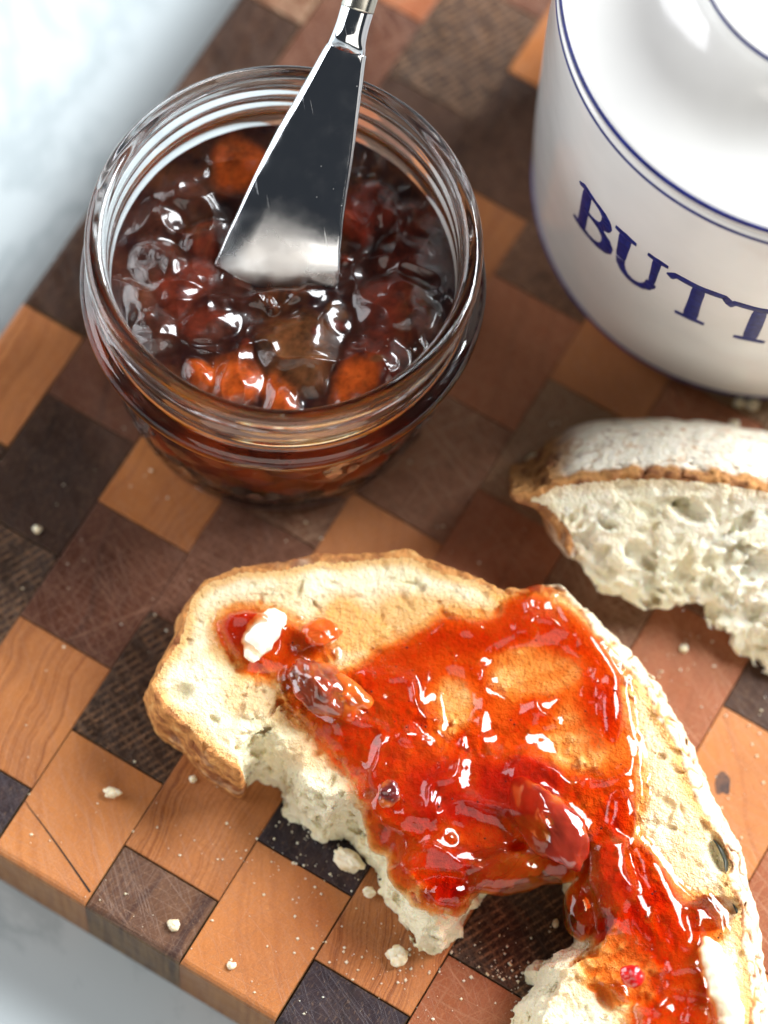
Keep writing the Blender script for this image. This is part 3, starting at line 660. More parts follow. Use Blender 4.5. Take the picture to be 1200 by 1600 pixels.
JAM = [(520, 1050), (560, 1025), (590, 1005), (625, 992), (655, 975), (690, 955), (740, 958), (775, 955), (795, 932), (815, 922), (835, 921), (862, 932), (885, 965), (925, 990), (955, 1025), (975, 1060), (985, 1110), (992, 1150), (1003, 1195), (1004, 1245), (985, 1288), (1012, 1320), (1045, 1365), (1078, 1396), (1104, 1402), (1126, 1428), (1130, 1452), (1112, 1464), (1112, 1510), (1128, 1570), (1140, 1700),
       (1030, 1720), (1000, 1640), (990, 1570), (960, 1545), (925, 1520), (912, 1480), (905, 1440), (885, 1415), (880, 1380), (860, 1362), (845, 1366), (800, 1385), (755, 1395), (745, 1430), (715, 1432), (690, 1408), (640, 1412), (618, 1378), (588, 1352), (563, 1318), (560, 1275), (572, 1235), (545, 1195), (520, 1165), (488, 1140), (450, 1100), (432, 1050), (440, 1020), (470, 1010)]
JAM2 = [(343, 975), (352, 955), (380, 948), (420, 950), (452, 962), (485, 975), (515, 990), (522, 1012), (500, 1030), (460, 1042), (420, 1050), (385, 1045), (358, 1015)]
def toast():
    h = .35; xs, ys, zs = toast_grid(h, 3, -.8, T1+3.0)
    X, Y, d, dc, dt, wt, top, F = toast_base(xs, ys, zs)
    F = F.astype(np.float32)
    org = np.array([xs[0], ys[0], zs[0]])
    band = np.abs(F) < 2.4; ii = np.argwhere(band); px, py, pz = xs[ii[:, 0]], ys[ii[:, 1]], zs[ii[:, 2]]
    wl = wt[ii[:, 0], ii[:, 1], 0]; cr = ss(3.2, 1.0, dc[ii[:, 0], ii[:, 1]])
    bil = np.abs(fbm(px, py, pz+20, 3, 2.4)); nz = fbm(px, py, pz, 3, 1.9)*(.18+.45*wl)+(bil*-1.2+.3)*(.15+.8*wl)*(1-cr)+fbm(px, py, pz+50, 2, .75)*(.24+.22*wl)+cr*mix(.42, 1.0, ss(5, 25, px-.35*(py-150)))*(fbm(px, py, pz+9, 3, 2.6)*.75+ss(.11, .0, np.abs(fbm(px, py, pz, 2, 4.0)))*.95)
    # cracked flour scales on the crust
    F[band] += nz.astype(np.float32)
    for (hx, hy, r, dep, tilt) in HOLES1:
        q = at1(hx, hy); an = math.radians(-58) if r < 5 and dep > 3 else .4
        u = (X-q[0])*math.cos(an)+(Y-q[1])*math.sin(an); v = -(X-q[0])*math.sin(an)+(Y-q[1])*math.cos(an)
        el = np.hypot(u/(r*1.9), v/r)+.28*fbm(X, Y, hx*.1, 2, 3.5)
        g = np.sqrt(el[:, :, None]**2+((zs[None, None, :]-T1)/dep)**2); F = np.maximum(F, -((g-1)*r*.8)).astype(np.float32)
    djb = polydist(X, Y, np.array([P(a_, b_, T1+1)[:2] for a_, b_ in JAM]))[0]
    def mf(c_, rad):
        i = int((c_[0]-xs[0])/h); j = int((c_[1]-ys[0])/h)
        if not (0 <= i < len(xs) and 0 <= j < len(ys)): return False
        if dc[i, j] < 1.6+rad*1.2: return False
        if d[i, j] > 1.0: return False
        tp = top[i, j]
        nearside = dt[i, j] < 6
        if djb[i, j] < -.5 and c_[2] > tp-2.5: return False
        return (c_[2] > tp-.7*rad and rad < .9) or (nearside and c_[2] < tp-1) or (c_[2] > tp-.2*rad and rad < 1.5 and wt[i, j, 0] > .3)
    bubbles(F, org, h, mf, 50000, .24, 1.5, 3, ((xs[0], xs[-1]), (ys[0], ys[-1]), (1, T1+1.0)), .9, 3.2)
    bubbles(F, org, h, mf, 40000, .28, 1.1, 4, ((xs[0], xs[-1]), (ys[0], ys[-1]), (T1-2, T1+1.2)), .8, 3.2)
    V, Q = surface_nets(F, org, h)
    i = np.clip(((V[:, 0]-xs[0])/h).astype(int), 0, len(xs)-1); j = np.clip(((V[:, 1]-ys[0])/h).astype(int), 0, len(ys)-1)
    dcv = dc[i, j]*np.where(d[i, j] > 0, -1, 1)+fbm(V[:, 0], V[:, 1], V[:, 2], 3, 3)*.7; wv = wt[i, j, 0]; zt = top[i, j]-V[:, 2]
    dep_in = -(d[i, j]); u_, v_ = PX(V)
    crw = .45+1.4*ss(300, 420, u_)*ss(1000, 860, v_)+.6*ss(840, 860, u_)+.5*fbm(V[:, 0], V[:, 1], 70, 2, 6)
    flv = ss(20, 36, V[:, 0]-.35*(V[:, 1]-150)); insv = (1.5+2.9*flv)*np.clip(np.abs(V[:, 2]-7.)/(T1-7.), 0, 1.3)**2-1.2
    ed = dcv-np.maximum(insv, -1.2)
    isc = (ed < crw+.15*np.clip(zt, 0, 4)) & (wv < .6)
    # ---- crumb colour
    g1 = fbm(V[:, 0], V[:, 1], V[:, 2], 3, 5)
    cc = np.zeros((len(V), 4)); cc[:, :3] = (.86, .79, .57)
    cc[:, :3] = mix(cc[:, :3], np.array([.83, .72, .43]), (ss(0, .7, g1)*.6)[:, None])
    nr_crust = (ss(2.6, .3, ed-crw)*(1-wv))[:, None]; cc[:, :3] = mix(cc[:, :3], np.array([.74, .42, .14]), nr_crust*.9)
    # honey-coloured syrup soaked into the crumb
    soak = np.zeros(len(V))
    for (sx, sy, rx, ry, am) in ((560, 985, 100, 52, 1.), (640, 960, 90, 40, .9), (430, 1010, 70, 60, .8), (400, 1080, 60, 40, .6), (470, 1110, 70, 40, .75), (500, 1170, 60, 40, .5), (1050, 1190, 60, 120, .45), (1075, 1330, 40, 60, .5), (960, 1480, 90, 70, .9), (650, 1390, 60, 30, .7), (700, 1440, 50, 20, .5), (880, 1540, 50, 40, .35), (1010, 1560, 70, 60, .8)):
        soak = np.maximum(soak, am*ss(1.35, .55, np.hypot((u_-sx)/rx, (v_-sy)/ry)+.35*g1))
    djm = np.minimum(polydist(V[:, 0], V[:, 1], np.array([P(a_, b_, T1+1)[:2] for a_, b_ in JAM]))[0], polydist(V[:, 0], V[:, 1], np.array([P(a_, b_, T1+1)[:2] for a_, b_ in JAM2]))[0])
    soak = np.maximum(soak, .95*ss(4.2, .2, djm+2.2*g1))
    soak *= ss(4.0, .5, zt)
    cc[:, :3] = mix(cc[:, :3], np.array([.74, .36, .07]), (soak*.9)[:, None]); cc[:, 3] = np.clip(soak*1.1, 0, 1)
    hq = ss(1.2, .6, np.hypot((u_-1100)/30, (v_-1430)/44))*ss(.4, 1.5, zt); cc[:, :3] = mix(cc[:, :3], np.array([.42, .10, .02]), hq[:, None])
    toastd = ss(.15, .6, fbm(V[:, 0], V[:, 1], 40, 4, 7))*ss(1.3, .3, zt)*(1-wv)*.5
    cc[:, :3] = mix(cc[:, :3], np.array([.70, .42, .15]), toastd[:, None])
    # ---- crust colour
    kc = np.zeros((len(V), 4)); n3 = fbm(V[:, 0], V[:, 1], V[:, 2], 4, 2.2); n4 = fbm(V[:, 0], V[:, 1], V[:, 2]+30, 3, 6)
    kc[:, :3] = mix(np.array([.55, .24, .070]), np.array([.24, .078, .025]), ss(-.1, .6, n3+.5*n4)[:, None])
    kc[:, :3] = mix(kc[:, :3], np.array([.74, .48, .19]), (ss(-.1, .6, n4-.3*n3)*ss(400, 300, u_)*.0+ss(.1, .6, -n3)*.55)[:, None])
    flour = ss(840, 880, u_)*ss(1.0, .2, ed-.22*np.clip(zt, 0, 4)+1.0*n3+.5*n4)*ss(.015, .09, np.abs(fbm(V[:, 0], V[:, 1], V[:, 2], 2, 4.0)))
    flour = np.maximum(flour, ss(.35, .8, n4)*.35*(u_ < 800))
    kc[:, :3] = mix(kc[:, :3], np.array([.70, .60, .43]), np.clip(flour, 0, 1)[:, None]*.93); kc[:, 3] = 0
    fc = isc[Q].mean(1) > .5
    root = empty('jam_toast', 'torn slice of crusty bread spread with red jam, in the foreground', 'bread', (*at1(700, 1200, 0), 0))
    for nm, keep, col, mat in (('crumb', ~fc, cc, CRUMB), ('crust', fc, kc, CRUST)):
        v2, f2, u2 = submesh(V, Q, keep); o = obj(nm, mesh(nm, v2, f2, True, col[u2]), mat, root)
        off = np.array(root.location)/S; o.data.transform(Matrix.Translation(-root.location))
    for k, (pts, wd) in enumerate((([(1116, 1312), (1126, 1326), (1134, 1345), (1136, 1368)], 1.1), ([(1146, 1412), (1154, 1428), (1160, 1448)], .9))):
        Vs = []; Fs = []
        for i, (a_, b_) in enumerate(pts):
            q = P(a_, b_, T1-1.2-.6*math.sin(i)); w_ = wd*math.sin(math.pi*(i+.6)/len(pts))
            Vs += [q+np.array([-w_/2, 0, .25]), q+np.array([w_/2, -.1, -.3]), q+np.array([0, 0, -.9])]
        for i in range(len(pts)-1):
            for j in range(3): Fs.append((3*i+j, 3*i+(j+1) % 3, 3*i+3+(j+1) % 3, 3*i+3+j))
        o = obj('herb_leaf', mesh('herb_leaf', Vs, Fs), HERB, root); o.data.transform(Matrix.Translation(-root.location))
    return root
toast()

# ------------------------------------------------------------------ jam on the toast
def jam_volume_mat():
    """clear jelly: light passes it, tinted by its thickness; part of it is cloudy with fruit"""
    t = NT('translucent_red_jam'); d1 = t.b
    t.l(t.attr(), d1.inputs['Base Color']); d1.inputs['Roughness'].default_value = .5; d1.inputs['Specular IOR Level'].default_value = 0
    d1.inputs['Subsurface Weight'].default_value = 1.0; d1.inputs['Subsurface Radius'].default_value = (3.5*S, .8*S, .25*S); d1.inputs['Subsurface Scale'].default_value = 1.0
    tr = t.n('ShaderNodeBsdfTransparent'); gl = t.n('ShaderNodeBsdfGlossy'); gl.inputs['Roughness'].default_value = .045
    bb = t.n('ShaderNodeBump'); bb.inputs['Distance'].default_value = .25*S; bb.inputs['Strength'].default_value = .25
    t.l(t.noise(t.co(), .55, 2), bb.inputs['Height']); t.l(bb.outputs[0], gl.inputs['Normal'])
    fr = t.n('ShaderNodeFresnel'); fr.inputs[0].default_value = 1.5; t.l(bb.outputs[0], fr.inputs['Normal'])
    geo = t.n('ShaderNodeNewGeometry')
    m1 = t.n('ShaderNodeMixShader'); t.l(t.math('MULTIPLY', t.attr('Col', 'Alpha'), t.math('SUBTRACT', 1.0, geo.outputs['Backfacing'])), m1.inputs[0]); t.l(tr.outputs[0], m1.inputs[1]); t.l(d1.outputs[0], m1.inputs[2])
    m2 = t.n('ShaderNodeMixShader'); t.l(t.math('MULTIPLY', fr.outputs[0], t.math('SUBTRACT', 1.0, geo.outputs['Backfacing'])), m2.inputs[0]); t.l(m1.outputs[0], m2.inputs[1]); t.l(gl.outputs[0], m2.inputs[2]); t.l(m2.outputs[0], t.out.inputs[0])
    va = t.n('ShaderNodeVolumeAbsorption'); va.inputs[0].default_value = (.91, .50, .03, 1); va.inputs[1].default_value = 1000.; t.l(va.outputs[0], t.out.inputs[1])
    return t.m
JAMMAT = jam_volume_mat()
def jam_spread():
    h = .36
    jw = np.array([P(u, v, T1+1)[:2] for u, v in JAM]); jw2 = np.array([P(u, v, T1+1)[:2] for u, v in JAM2])
    xs = np.arange(jw2[:, 0].min()-3, min(jw[:, 0].max()+3, 80.), h); ys = np.arange(82., jw[:, 1].max()+3, h); zs = np.arange(T1-9, T1+7.5, h)
    X, Y, d, dc, dt, wt, top, F = toast_base(xs, ys, zs, True)
    dj = polydist(X, Y, jw)[0]; dj2 = polydist(X, Y, jw2)[0]; wob = fbm(X, Y, 2.2, 3, 5)*1.0+fbm(X, Y, 12.2, 2, 1.6)*.25
    dj = np.minimum(dj+wob, dj2+wob*.7)
    thick = 2.2+1.1*fbm(X, Y, 6.6, 2, 16)
    u_, v_ = PX(np.stack([X.ravel(), Y.ravel(), np.full(X.size, T1+1)], -1)); u_ = u_.reshape(X.shape); v_ = v_.reshape(X.shape)
    def spot(px, py, rx, ry, amt, soft=.55):
        nonlocal thick
        thick = mix(thick, amt, ss(1.15, soft, np.hypot((u_-px)/rx, (v_-py)/ry)+.22*fbm(X, Y, px*.1, 2, 4)))
    spot(840, 1045, 95, 50, .40); spot(715, 1098, 38, 58, .15); spot(915, 1150, 78, 66, .45); spot(940, 1090, 60, 40, 1.2); spot(690, 1010, 70, 22, 1.9)
    spot(860, 955, 50, 30, 2.3); spot(700, 1240, 120, 70, 3.3); spot(820, 1240, 70, 60, 4.0); spot(640, 1180, 60, 40, 3.0); spot(680, 1385, 60, 28, .9); spot(730, 1330, 80, 40, 2.9); spot(950, 1370, 50, 70, 3.2)
    spot(1000, 1330, 26, 60, 1.5); spot(1040, 1440, 36, 80, 1.9); spot(1075, 1540, 40, 60, 2.0); spot(960, 1490, 70, 50, .4); spot(1010, 1530, 40, 40, .7); spot(700, 1310, 30, 25, 2.4); spot(640, 1050, 50, 50, 2.6); spot(760, 980, 60, 20, 2.3)
    spot(390, 985, 60, 45, 3.4); spot(480, 1000, 40, 30, 2.4)
    edge = ss(0.2, -2.6, dj); edge = np.sqrt(np.clip(edge, 0, 1))
    rid = (1-np.abs(fbm(X, Y, 14.2, 2, 9)))**4; rid2 = (1-np.abs(fbm(X+3, Y, 22.8, 1, 4.2)))**3
    lump = fbm(X, Y, 33, 2, 4.5)
    tk = thick*edge+ss(-.6, -3, dj)*((rid-.35)*1.8+(rid2-.45)*.36+lump*.34)*np.clip(thick/2.2, .3, 1.3)
    film = .30*ss(2.0, .2, dj+.8*fbm(X, Y, 44., 3, 3))
    tk = np.where(dj > 0, film-.12-np.clip(dj-1.6, 0, 9), np.maximum(tk, np.maximum(.12*edge, film-.12)))
    # round pieces of fruit under the jelly
    r_ = np.random.default_rng(5)
    for k in range(34):
        a = r_.integers(0, len(xs)); b = r_.integers(0, len(ys))
        if dj[a, b] > -2.2: continue
        rr = .7+2.0*r_.random()**2; q = np.hypot(X-xs[a], Y-ys[b])/rr
        tk = tk+np.where(q < 1, np.sqrt(np.clip(1-q*q, 0, 1))*.55*rr*min(1, thick[a, b]/2), 0)
    # drape a little over the torn edge
    G = (F-tk[:, :, None]*1.0)
    inner = -(F+.9)
    G = np.maximum(G, inner)
    G = np.maximum(G, (T1-6.5+2.5*fbm(X, Y, 9, 2, 6))[:, :, None]-zs[None, None, :])
    def ell(px, py, z, rx, ry, rz, rot, k=1.2):
        nonlocal G
        q = P(px, py, z); c_, s_ = math.cos(rot), math.sin(rot)
        ux = (X-q[0])*c_+(Y-q[1])*s_; uy = -(X-q[0])*s_+(Y-q[1])*c_
        nn = .10*fbm(X, Y, px*.3, 3, 3)
        e = np.sqrt((ux/rx)[:, :, None]**2+(uy/ry)[:, :, None]**2+((zs-z)/rz)[None, None]**2)+nn[:, :, None]
        e = (e-1)*min(rx, ry, rz); hh_ = np.clip(.5+.5*(e-G)/k, 0, 1); G = mix(e, G, hh_)-k*hh_*(1-hh_)
    ell(800, 1365, T1-1.0, 7.5, 3.6, 3.8, .35); ell(870, 1345, T1-1.2, 5, 4, 4, .3); ell(700, 1395, T1-2, 3.8, 2.6, 2.4, 0); ell(905, 1425, T1-2.5, 2.8, 5, 3.5, .2); ell(840, 1275, T1+2.0, 8.0, 5.0, 3.0, -.7)
    ell(975, 1270, T1+1.2, 2.2, 4, 1.8, .2); ell(1035, 1400, T1+1.3, 2.4, 10., 2.2, .55); ell(990, 1405, T1+1.0, 2.0, 8., 2.0, .5)
    ell(915, 1000, T1+1.6, 1.8, 8.5, 1.7, .75); ell(955, 1110, T1+1.5, 2.0, 6, 1.8, .15)
    root = empty('jam_spread', 'glossy red and amber jam spread thickly over the torn toast', 'jam', (*at1(750, 1200, 0), T1))
    G = G.astype(np.float32)
    V, Q = surface_nets(G, (xs[0], ys[0], zs[0]), h)
    i = np.clip(((V[:, 0]-xs[0])/h).astype(int), 0, len(xs)-1); j = np.clip(((V[:, 1]-ys[0])/h).astype(int), 0, len(ys)-1)
    th = thick[i, j]; g = fbm(V[:, 0], V[:, 1], V[:, 2], 3, 5)
    cc = np.zeros((len(V), 4))
    deep = ss(1.2, 3.6, th+.9*g)
    cc[:, :3] = mix(np.array([.88, .22, .012]), np.array([.30, .016, .005]), deep[:, None])
    cc[:, 3] = ss(1.2, 4.0, th+.9*g)*.45
    o = obj('jelly', mesh('jelly', V, Q, True, cc), JAMMAT, root); o.data.transform(Matrix.Translation(-root.location))
    nz_ = np.zeros(len(V)); up = V[Q]; e1 = up[:, 2]-up[:, 0]; e2 = up[:, 3]-up[:, 1]; nn_ = np.cross(e1, e2); tops = Q[(nn_[:, 2] > .8*np.linalg.norm(nn_, axis=1)) & (th[Q[:, 0]] > .5)][:, 0]
    Vs = []; Fs = []; r3 = np.random.default_rng(8)
    for k in r3.choice(tops, 70, replace=False):
        q = V[k]; n0 = len(Vs); rr = .10+.13*r3.random()
        for a in ((1, 0, 0), (0, 1, 0), (-1, 0, 0), (0, -1, 0), (0, 0, 1), (0, 0, -1)): Vs.append(q+np.array(a)*rr)
        for f in ((0, 1, 4), (1, 2, 4), (2, 3, 4), (3, 0, 4), (1, 0, 5), (2, 1, 5), (3, 2, 5), (0, 3, 5)): Fs.append(tuple(n0+k2 for k2 in f))
    o = tag(obj('spice_specks', mesh('spice_specks', Vs, Fs), crackm, root), None, None, None, 'stuff'); o.data.transform(Matrix.Translation(-root.location))
    # darker pieces of fruit standing in the jelly
    def piece(px, py, z, rx, ry, rz, rot, col, seed, label=None, tiltx=0.0):
        n, m = 40, 24; th_ = np.linspace(0, 2*np.pi, n, endpoint=False); ph = np.linspace(-np.pi/2, np.pi/2, m)
        TT, PP_ = np.meshgrid(th_, ph, indexing='ij'); x = np.cos(PP_)*np.cos(TT); y = np.cos(PP_)*np.sin(TT); zz = np.sin(PP_)
        r = 1+.55*fbm(x*2+seed, y*2, zz*2, 3, 1.6)-.10*(1-np.abs(fbm(x*3+seed, y*3, zz*3+4, 2, 1.)))**3
        V = np.stack([x*r*rx, y*r*ry, zz*r*rz], -1).reshape(-1, 3)
        I = np.arange(n*m).reshape(n, m); I2 = np.roll(I, -1, 0); Fq = np.stack([I[:, :-1], I2[:, :-1], I2[:, 1:], I[:, 1:]], -1).reshape(-1, 4)
        nn = fbm(V[:, 0]+seed, V[:, 1], V[:, 2], 3, 2.0); c4 = np.ones((len(V), 4)); c4[:, :3] = mix(np.array(col)*(1+.8*nn)[:, None], np.array([.62, .16, .02]), (ss(.25, .6, fbm(V[:, 0]+seed*3, V[:, 1], V[:, 2], 2, 4.0))*.7)[:, None])
        me = mesh('fruit_piece', V, Fq, True, np.clip(c4, .003, 1)); q = P(px, py, z)
        o = obj('fruit_piece', me, FRUIT, root); o.location = Vector([float(a) for a in q])*S-root.location; o.rotation_euler = (tiltx, 0, rot)
        if label: o['label'] = label
        return o
    t = jelly_mat('candied_fruit', 0, .10, .9); FRUIT = t.m
    piece(490, 1068, T1+1.6, 6.4, 3.9, 2.9, -.75, (.26, .05, .02), 3, 'dark brown candied fruit piece')
    piece(540, 1090, T1+1.4, 4.6, 3.3, 2.4, -.6, (.55, .11, .015), 8)
    piece(607, 1240, T1+3.1, 1.7, 2.3, 1.1, -.4, (.11, .018, .016), 5, 'small dark raisin-like piece')
    piece(988, 1524, T1+1.4, 2.0, 1.8, 1.6, .1, (.50, .010, .012), 6, 'small bright red berry')
    piece(858, 1290, T1+2.6, 8.2, 4.4, 3.0, -.85, (.24, .022, .010), 9, 'wedge of dark red fruit', .3)
    piece(500, 990, T1+.9, 3.2, 2.4, 1.4, .3, (.60, .10, .012), 12)
jam_spread()

# ------------------------------------------------------------------ butter dabs
def dab(name, px, py, z, rx, ry, rz, rot, seed, label, col=(.86, .82, .70)):
    h = .3; g = np.arange(-max(rx, ry)*1.5, max(rx, ry)*1.5, h); zg = np.arange(-2.5, rz*1.8+1, h)
    X, Y, Z = np.meshgrid(g, g, zg, indexing='ij'); c_, s_ = math.cos(rot), math.sin(rot); u = X*c_+Y*s_; v = -X*s_+Y*c_
    u2 = u+fbm(X, Y, seed, 4, 3)*2.2; v2 = v+fbm(X, Y, seed+7, 4, 3)*2.0
    F = (np.sqrt((u2/rx)**2+(v2/ry)**2+(Z/rz)**2)-1)*min(rx, ry)+fbm(X+seed, Y, Z, 3, 1.4)*.45
    V, Q = surface_nets(F, (g[0], g[0], zg[0]), h)
    t = NT('soft_butter'); t.set(Base_Color=tuple(col)+(1,), Roughness=.35, Subsurface_Weight=.6, Coat_Weight=.2)
    t.b.inputs['Subsurface Radius'].default_value = (2*S, 1.5*S, 1*S); t.b.inputs['Subsurface Scale'].default_value = 1.0
    o = obj(name, mesh(name, V, Q), t.m); o.location = Vector([float(a) for a in P(px, py, z)])*S
    return tag(o, label, 'butter')
dab('butter_dab', 409, 990, T1+1.6, 5.6, 3.4, 1.9, 1.0, 4, 'small white dab of butter on the left end of the jam toast', (.88, .83, .66))
dab('butter_dab', 1128, 1545, T1+.6, 9.5, 2.9, 2.2, -1.15, 9, 'long melting smear of butter beside the right crust of the jam toast', (.88, .80, .58))

# ------------------------------------------------------------------ second piece of bread
def bread2():
    al = math.radians(35); nrm = np.array([0, -math.sin(al), math.cos(al)]); vd = np.array([0, math.cos(al), math.sin(al)]); ud = np.array([1., 0, 0])
    o0 = P(1200, 1085, 1.5)
    top = [(800, 772, 0), (835, 768, 0), (862, 752, 0), (905, 745, 0), (960, 742, 0), (1020, 738, 0), (1090, 742, 0), (1150, 750, 0), (1210, 762, 0), (1300, 800, 0), (1380, 860, 0), (1420, 960, 0),
           (1400, 1060, 1), (1300, 1110, 1), (1215, 1065, 1), (1190, 1052, 1), (1165, 1038, 1), (1145, 1020, 1), (1150, 1000, 1), (1108, 988, 1), (1100, 955, 1), (1080, 962, 1), (1060, 966, 1), (1010, 950, 1), (975, 945, 1), (940, 932, 1), (915, 905, 1), (893, 872, 1), (873, 830, 0), (845, 800, 0), (812, 786, 0)]
    L = []
    for u, v, tn in top:
        q = Pplane(u, v, o0, nrm)-o0; L.append((q@ud, q@vd))
    L = np.array(L); tn = np.array([k[2] for k in top])
    h = .35; us = np.arange(L[:, 0].min()-4, 84-o0[0], h); vs = np.arange(L[:, 1].min()-4, L[:, 1].max()+8, h); ws = np.arange(-24, 2.5, h)
    U, Vv = np.meshgrid(us, vs, indexing='ij'); d, I = polydist(U, Vv, L); d = d+fbm(U, Vv, 7.7, 3, 5)*.5
    dt, _ = polydist(U, Vv, L[12:28], False); dc, _ = polydist(U, Vv, L[:12], False); dl, _ = polydist(U, Vv, np.array([L[27], L[28], L[29], L[30], L[0], L[1]]), False)
    wt = ss(-2.5, 2.5, np.minimum(dc, dl)-dt)[:, :, None]; W_ = ws[None, None, :]
    dep = -W_
    bulge = 5.6*np.sin(np.clip(dep/14, 0, 1.4)*math.pi*.5)          # the floury crust swells behind the cut
    tipm = ss(0, 14, U-L[:, 0].min())[:, :, None]
    ragged = 1.8*fbm(U[:, :, None], Vv[:, :, None], W_, 3, 6)
    face = W_-(fbm(U, Vv, 3, 3, 9)*.8-2.2*wt[:, :, 0]*ss(8, 0, dt))[:, :, None]
    F = np.maximum(d[:, :, None]+mix(-bulge*tipm, .25*dep*0+ragged+np.clip(dep-7, 0, 99)*.6, wt), face)
    zw = o0[2]+Vv[:, :, None]*vd[2]+W_*nrm[2]
    F = np.maximum(F, .2-zw).astype(np.float32)
    org = np.array([us[0], vs[0], ws[0]])
    band = np.abs(F) < 2.4; ii = np.argwhere(band); a, b, c_ = us[ii[:, 0]], vs[ii[:, 1]], ws[ii[:, 2]]
    cr = ss(3, 1, dc[ii[:, 0], ii[:, 1]])
    scal = np.abs(fbm(a, b, c_, 3, 3.5)); crk = ss(.09, .0, scal)*.7
    w2 = wt[ii[:, 0], ii[:, 1], 0]
    F[band] += (fbm(a, b, c_, 2, 2.4)*.25+(np.abs(fbm(a, b, c_+20, 3, 2.4))*-1.2+.3)*(.12+.4*w2)*(1-cr)+fbm(a, b, c_+50, 2, .75)*.09*(1-cr)+cr*(fbm(a, b, c_+9, 3, 2.4)*.7+crk)).astype(np.float32)
    def hole(px, py, r, ru, dp, an=0.0):
        nonlocal F
        q = Pplane(px, py, o0, nrm)-o0; qu, qv = q@ud, q@vd; x = (U-qu)*math.cos(an)+(Vv-qv)*math.sin(an); y = -(U-qu)*math.sin(an)+(Vv-qv)*math.cos(an)
        g = np.sqrt((x/(r*ru))[:, :, None]**2+(y/r)[:, :, None]**2+(W_/dp)**2); F = np.maximum(F, -((g-1)*r)).astype(np.float32)
    for a_ in ((1075, 798, 2.0, 1.9, 2.8, -.35), (1010, 800, 1.3, 1.6, 1.5, -.4), (910, 848, 1.3, 2.0, 2.2, -.4), (1002, 870, 2.4, 1.6, 2.6, -.6), (1125, 965, 2.0, 2.0, 3.0, 0), (1190, 890, 2.6, 1.6, 2.5, .3), (1065, 905, 1.7, 1.7, 2.2, .2), (1160, 820, 1.5, 1.6, 1.6, .3), (955, 905, 1.6, 1.4, 2, .3), (1130, 880, 1.5, 1.6, 1.8, .6), (1020, 925, 1.3, 1.8, 1.8, 0), (1180, 960, 2.2, 1.5, 2.6, .4)): hole(*a_)
    def mf(c3, rad):
        i = int((c3[0]-us[0])/h); j = int((c3[1]-vs[0])/h)
        if not (0 <= i < len(us) and 0 <= j < len(vs)) or dc[i, j] < 1.8+rad or d[i, j] > 1: return False
        return rad < 1.2 or wt[i, j, 0] > .25 or dc[i, j] > 12
    bubbles(F, org, h, mf, 16000, .34, 1.5, 9, ((us[0], us[-1]), (vs[0], vs[-1]), (-5, .6)), .9, 3.8)
    V, Q = surface_nets(F, org, h)
    i = np.clip(((V[:, 0]-us[0])/h).astype(int), 0, len(us)-1); j = np.clip(((V[:, 1]-vs[0])/h).astype(int), 0, len(vs)-1)
    dcv = np.minimum(dc[i, j], dl[i, j]*1.1+.4)+fbm(V[:, 0], V[:, 1], V[:, 2], 3, 3)*.5; out = d[i, j]; wv = wt[i, j, 0]
    skin = (out > -1.5)
    isc = ((dcv < 1.35) | (out > -1.3)) & (wv < .55)
    n3 = fbm(V[:, 0], V[:, 1], V[:, 2], 4, 2.2); n4 = fbm(V[:, 0], V[:, 1], V[:, 2]+30, 3, 7)
    cc = np.zeros((len(V), 4)); cc[:, :3] = mix(np.array([.93, .88, .72]), np.array([.89, .83, .62]), ss(-.2, .6, n4)[:, None])
    cc[:, :3] = mix(cc[:, :3], np.array([.66, .44, .20]), (ss(4.5, 1.0, dcv)*.55)[:, None])
    kc = np.zeros((len(V), 4)); kc[:, :3] = mix(np.array([.50, .24, .08]), np.array([.20, .07, .025]), ss(-.2, .5, n3)[:, None])
    crk = np.abs(fbm(V[:, 0], V[:, 1], V[:, 2], 3, 3.5))
    flour = ss(1.0, 2.0, -V[:, 2]+.8*n3)*mix(.45, 1, ss(.0, .10, crk))*(1-.6*ss(.35, .75, n4))
    flour *= ss(6, 12, V[:, 0]-L[:, 0].min())
    kc[:, :3] = mix(kc[:, :3], np.array([.84, .78, .64]), (flour*ss(-.85, -.25, n3+.3*n4))[:, None]*.95)
    Vw = o0+V[:, :1]*ud+V[:, 1:2]*vd+V[:, 2:]*nrm
    fc = isc[Q].mean(1) > .5
    root = empty('bread_piece', 'plain torn piece of white bread with floury crust, at the right edge', 'bread', (*P(1100, 900, 0)[:2], 0))
    for nm, keep, col, mat in (('crumb', ~fc, cc, CRUMB), ('crust', fc, kc, CRUST)):
        v2, f2, u2 = submesh(Vw, Q, keep); o = obj(nm, mesh(nm, v2, f2, True, col[u2]), mat, root); o.data.transform(Matrix.Translation(-root.location))
bread2()

# ------------------------------------------------------------------ crumbs
t = NT('crumb_bits'); t.set(Base_Color=t.ramp(t.noise(t.co(), .9, 3), (.35, (.86, .80, .62)), (.7, (.74, .58, .34))), Roughness=.6, Subsurface_Weight=.4); t.b.inputs['Subsurface Radius'].default_value = (S, .7*S, .4*S); t.b.inputs['Subsurface Scale'].default_value = 1.0; BIT = t.m
def lump_mesh(name, r, seed, n=14, m=9):
    th_ = np.linspace(0, 2*np.pi, n, endpoint=False); ph = np.linspace(-np.pi/2, np.pi/2, m); TT, PP_ = np.meshgrid(th_, ph, indexing='ij')
    x = np.cos(PP_)*np.cos(TT); y = np.cos(PP_)*np.sin(TT); zz = np.sin(PP_); rr = r*(1+.7*fbm(x+seed, y+seed, zz, 3, .8)-.35*np.abs(fbm(x+seed, y, zz+3, 2, .3)))
    V = np.stack([x*rr, y*rr, zz*rr*.65], -1).reshape(-1, 3); I = np.arange(n*m).reshape(n, m); I2 = np.roll(I, -1, 0)
    return mesh(name, V, np.stack([I[:, :-1], I2[:, :-1], I2[:, 1:], I[:, 1:]], -1).reshape(-1, 4))
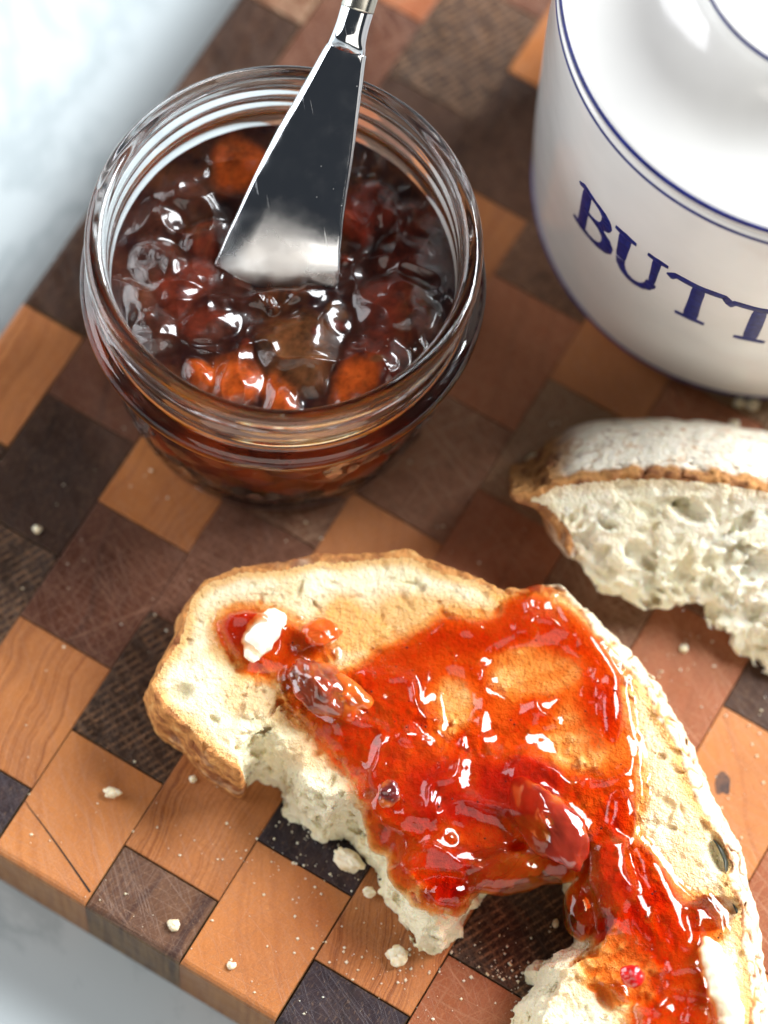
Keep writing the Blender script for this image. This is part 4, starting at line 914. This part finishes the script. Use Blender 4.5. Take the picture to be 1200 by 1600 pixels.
def crumb(px, py, r, seed, label, ry=1.0, rot=0.0):
    o = obj('crumb', lump_mesh('crumb', r, seed, 28, 16), BIT); o.location = Vector([float(a) for a in P(px, py, r*.5)])*S; o.scale = (1, ry, 1); o.rotation_euler[2] = rot
    return tag(o, label, 'crumb', 'bread crumbs scattered on the cutting board')
crumb(174, 1238, 1.5, 2, 'white crumb on the plain light block left of the toast', .6, -.1)
crumb(271, 1446, 1.1, 5, 'white crumb on the banded dark block at the front edge')
crumb(620, 1492, 2.0, 9, 'largest white crumb, on the striped light block below the toast', .9, .4)
crumb(835, 722, 1.9, 12, 'blurred pale crumb on the grey block between the jar and the plain bread', .8)
crumb(1177, 632, 1.4, 15, 'larger of two white crumbs at the foot of the butter crock'); crumb(1155, 628, 1.0, 18, 'smaller of two white crumbs at the foot of the butter crock')
crumb(545, 1345, 3.0, 21, 'wide flat white crumb on the near-black block under the torn toast', .55, -.5)
crumb(576, 1394, 1.3, 24, 'pale crumb at the corner of the near-black block below the toast', .7)
crumb(868, 1443, .75, 27, 'tiny yellowish crumb on the open-grained block between the torn ends of the toast')
crumb(1068, 1013, .8, 30, 'small white crumb on the reddish block between the two breads')
crumb(1130, 670, .9, 33, 'left one of three tiny crumbs behind the plain bread'); crumb(1147, 663, .9, 36, 'upper one of three tiny crumbs behind the plain bread'); crumb(1150, 676, .9, 39, 'lower right one of three tiny crumbs behind the plain bread')
crumb(58, 827, .75, 42, 'single tiny crumb on the dark blocks left of the jar'); crumb(301, 1216, .6, 45, 'tiny crumb beside the left crust of the toast')
crumb(362, 1508, .7, 48, 'tiny crumb on the light block near the board\'s front edge')
def dust():
    V = []; F = []; r_ = np.random.default_rng(21)
    spots = [((r_.uniform(330, 560), r_.uniform(1290, 1590))) for _ in range(60)]+[((r_.uniform(40, 340), r_.uniform(1180, 1500))) for _ in range(40)]+[((r_.uniform(560, 900), r_.uniform(1440, 1600))) for _ in range(70)]
    spots += [((r_.uniform(1060, 1200), r_.uniform(1080, 1330))) for _ in range(40)]+[((r_.uniform(950, 1120), r_.uniform(980, 1120))) for _ in range(35)]+[((r_.uniform(0, 900), r_.uniform(650, 1200))) for _ in range(70)]+[((r_.normal(800, 30), r_.normal(1520, 14))) for _ in range(60)]+[((r_.normal(470, 60), r_.normal(1320, 40))) for _ in range(70)]+[((r_.normal(640, 60), r_.normal(1495, 25))) for _ in range(60)]+[((r_.uniform(850, 1200), r_.uniform(640, 700))) for _ in range(40)]
    for (px, py) in spots:
        q = P(px, py, .1)
        if q[:2]@BX < 93.5 or q[:2]@AX < -154: continue
        r = .10+.28*r_.random()**2.5; n0 = len(V)
        for a in ((1, 0, 0), (0, 1, 0), (-1, 0, 0), (0, -1, 0), (0, 0, .8), (0, 0, -.5)): V.append(q+np.array(a)*r*r_.uniform(.6, 1.3)*1.0)
        for f in ((0, 1, 4), (1, 2, 4), (2, 3, 4), (3, 0, 4), (1, 0, 5), (2, 1, 5), (3, 2, 5), (0, 3, 5)): F.append(tuple(n0+k for k in f))
    tag(obj('crumb_dust', mesh('crumb_dust', V, F), BIT), 'fine crumbs and flour specks dusted over the cutting board', 'crumbs', None, 'stuff')
dust()
